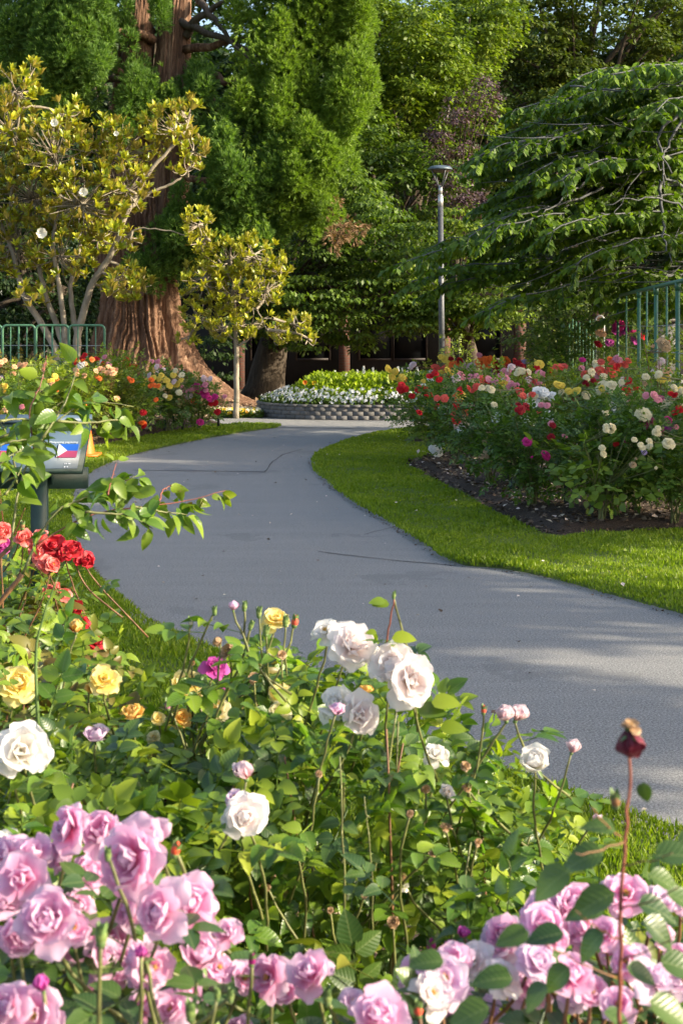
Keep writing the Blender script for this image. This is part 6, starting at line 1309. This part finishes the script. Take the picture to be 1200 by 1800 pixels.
t = fg('pink rose bush with a big cluster of lilac pink blooms at the lower left', (-.42, 1.6, .08), [(a, b_, c_, d, 'pink', f, (rng.normal(0, .55), -.7, rng.uniform(.1, 1.2))) for (a, b_, c_, d), f in zip([(a, b_, c_ * .92, d) for a, b_, c_, d in pk], form)] +
       [(75, 1738, 32, 1.3, 'magenta', 'bud', (-.3, -.1, 1)), (248, 1680, 24, 1.33, 'magenta', 'bud', (0, -.2, 1)), (444, 1685, 18, 1.45, 'magenta', 'tight', (.2, 0, 1)), (190, 1500, 17, 1.4, 'cream', 'tight', (0, 0, 1)), (178, 1640, 30, 1.2, 'cream', 'tight', (0, 0, 1)), (335, 1775, 26, 1.2, 'cream', 'tight', (0, 0, 1)), (382, 1745, 18, 1.3, 'cream', 'tight', (0, 0, 1)), (405, 1748, 18, 1.3, 'cream', 'tight', (0, 0, 1)), (310, 1490, 22, 1.5, 'coral', 'tight', (.3, 0, 1)), (575, 1750, 22, 1.35, 'cream', 'tight', (0, 0, 1))], stem_mat=m_stemr, lm=DARKL)
ptop = interp([-100, 0, 200, 400, 600], [1680, 1680, 1640, 1760, 1800])
fill_leaves(t, (-100, 560, 1.45, 1.95), 300, .105, [m_fg, m_fgd, m_fg, m_fgd, m_rl_mid], 220, ptop, lowz=.35)
canes_for(t, -20, 520, 1.5, 1.85, ptop, 8, [m_stemb, m_stemr])

# pink and white blooms along the bottom right
rg_ = np.random.default_rng(5)
pr = [(880, 1650, 78, 1.6, 'loose'), (960, 1600, 96, 1.55, 'full'), (1010, 1590, 80, 1.55, 'half'), (1100, 1570, 86, 1.6, 'open'), (1165, 1585, 66, 1.6, 'half'), (1195, 1580, 44, 1.62, 'open'), (1020, 1640, 70, 1.52, 'full'), (1060, 1640, 66, 1.5, 'open'), (780, 1720, 96, 1.4, 'open'), (830, 1690, 66, 1.5, 'open'), (760, 1745, 80, 1.38, 'open'), (665, 1785, 104, 1.3, 'half'), (945, 1690, 70, 1.45, 'full'), (1005, 1715, 84, 1.4, 'half'), (890, 1720, 70, 1.45, 'open'), (1100, 1690, 60, 1.45, 'open'), (1150, 1720, 78, 1.4, 'half'), (1085, 1765, 66, 1.35, 'open'), (935, 1660, 60, 1.5, 'cup'), (1190, 1680, 50, 1.5, 'open'), (620, 1760, 50, 1.4, 'open'), (1160, 1640, 44, 1.5, 'open'), (1040, 1745, 60, 1.4, 'open')]
pr += [(r5.uniform(720, 1200), r5.uniform(1610, 1800), r5.uniform(50, 78), r5.uniform(1.45, 1.6), ['loose', 'open', 'half'][i % 3]) for i in range(14)]
t = fg('pink rose bush with loose pink and white blooms along the bottom right', (.32, 1.6, .08), [(a, b_, c_, d, 'lilac' if (i % 4 == 0) else ('blush' if i in (9, 10, 14) else 'pink'), f, (rng.normal(0, .4), -.6, .7)) for i, (a, b_, c_, d, f) in enumerate(pr)] +
       [(758, 1660, 22, 1.6, 'magenta', 'tight', (0, -.2, 1)), (815, 1645, 22, 1.6, 'magenta', 'bud', (0, -.2, 1)), (790, 1665, 20, 1.6, 'magenta', 'bud', (0, -.2, 1)), (735, 1772, 22, 1.35, 'coral', 'tight', (0, 0, 1))], stem_mat=m_stemb, lm=DARKL)
qtop = interp([560, 700, 850, 1000, 1200, 1300], [1800, 1770, 1720, 1680, 1620, 1600])
fill_leaves(t, (600, 1300, 1.3, 2.0), 280, .10, [m_fgd, m_fgd, m_fg, m_fgd, m_rl_olive], 220, qtop, lowz=.4)
canes_for(t, 650, 1180, 1.4, 1.8, qtop, 8, [m_stemb, m_stemred])

# the nearest stem at right with a withered dark red bloom
t = empty('withered_rose_stem', (.5, 1.15, .08), 'tall nearest stem with a withered dark red bloom and big blurred leaves', 'rose stem')
ax = np.array([.1, -.1, -1.0]); c_ = P(1104, 1285, 1.15); near_bloom(t, c_ + [0, 0, -.002], (.12, -.1, -1), .019, 'deadred', 'bud'); near_bloom(t, c_ + [.001, -.004, .006], (.1, -.3, 1), .008, 'dead', 'open')
cane([(.5, 1.15, .05), P(1085, 1900, 1.15), P(1088, 1700, 1.15), P(1094, 1520, 1.15), P(1106, 1400, 1.15), P(1104, 1290, 1.15)], .0034, .0018, t, m_stemred, n=26, k=8)
for a, b_ in (((1094, 1520), (1180, 1500)), ((1096, 1480), (1010, 1500)), ((1088, 1650), (1010, 1600)), ((1090, 1600), (1190, 1560)), ((1086, 1720), (960, 1660)), ((1090, 1470), (1040, 1420)), ((1088, 1690), (1190, 1640)), ((1086, 1800), (1180, 1740))):
    pp = cane([P(*a, 1.15), P((a[0] + b_[0]) / 2, (a[1] + b_[1]) / 2 + 8, 1.13), P(*b_, 1.1)], .0013, .0008, t, m_stemb, 'twig', n=8)
RL = [one_leaf(.36, .10, .2 + .15 * i, 9, .014, m_fgd) for i in range(3)]; org = origin_of(t)
for px, py, dx, dz, s_ in ((1080, 1460, -1, .45, .036), (1150, 1505, 1, .15, .048), (1060, 1500, -1, -.1, .05), (1000, 1530, -.9, -.5, .05), (1130, 1375, .1, -1, .024), (1140, 1540, 1, -.2, .042), (1080, 1570, -1, -.35, .055), (1060, 1600, -1, .1, .044), (1120, 1590, 1, -.1, .05), (1170, 1570, 1, -.4, .045), (1060, 1640, -.9, -.6, .04), (990, 1640, -1, -.1, .045), (930, 1640, -1, -.2, .04), (1130, 1620, 1, -.5, .048), (1000, 1700, -.8, -.6, .04), (1100, 1700, 1, -.4, .04), (1160, 1690, 1, -.2, .05), (900, 1720, -1, .1, .045), (960, 1730, -.6, -.6, .04), (1190, 1480, 1, .2, .04), (1140, 1760, .9, -.4, .05), (860, 1770, -.9, -.3, .05), (1060, 1780, .7, -.3, .05), (780, 1690, -1, .1, .04)):
    link('leaf', RL[rng.integers(0, 3)], t, mat4=mat_of(P(px, py, 1.14 + rng.uniform(-.05, .08)) - org, (dx, -.1, dz), nrm(np.array([rng.normal(0, .5), -.4, .8])), s_ * .72))
near_bloom(t, P(1081, 1405, 1.16), (0, 0, 1), .006, 'dead', 'tight')
print('objects', len(bpy.data.objects), 'tris', sum(len(m.loops) - 2 * len(m.polygons) for m in bpy.data.meshes))
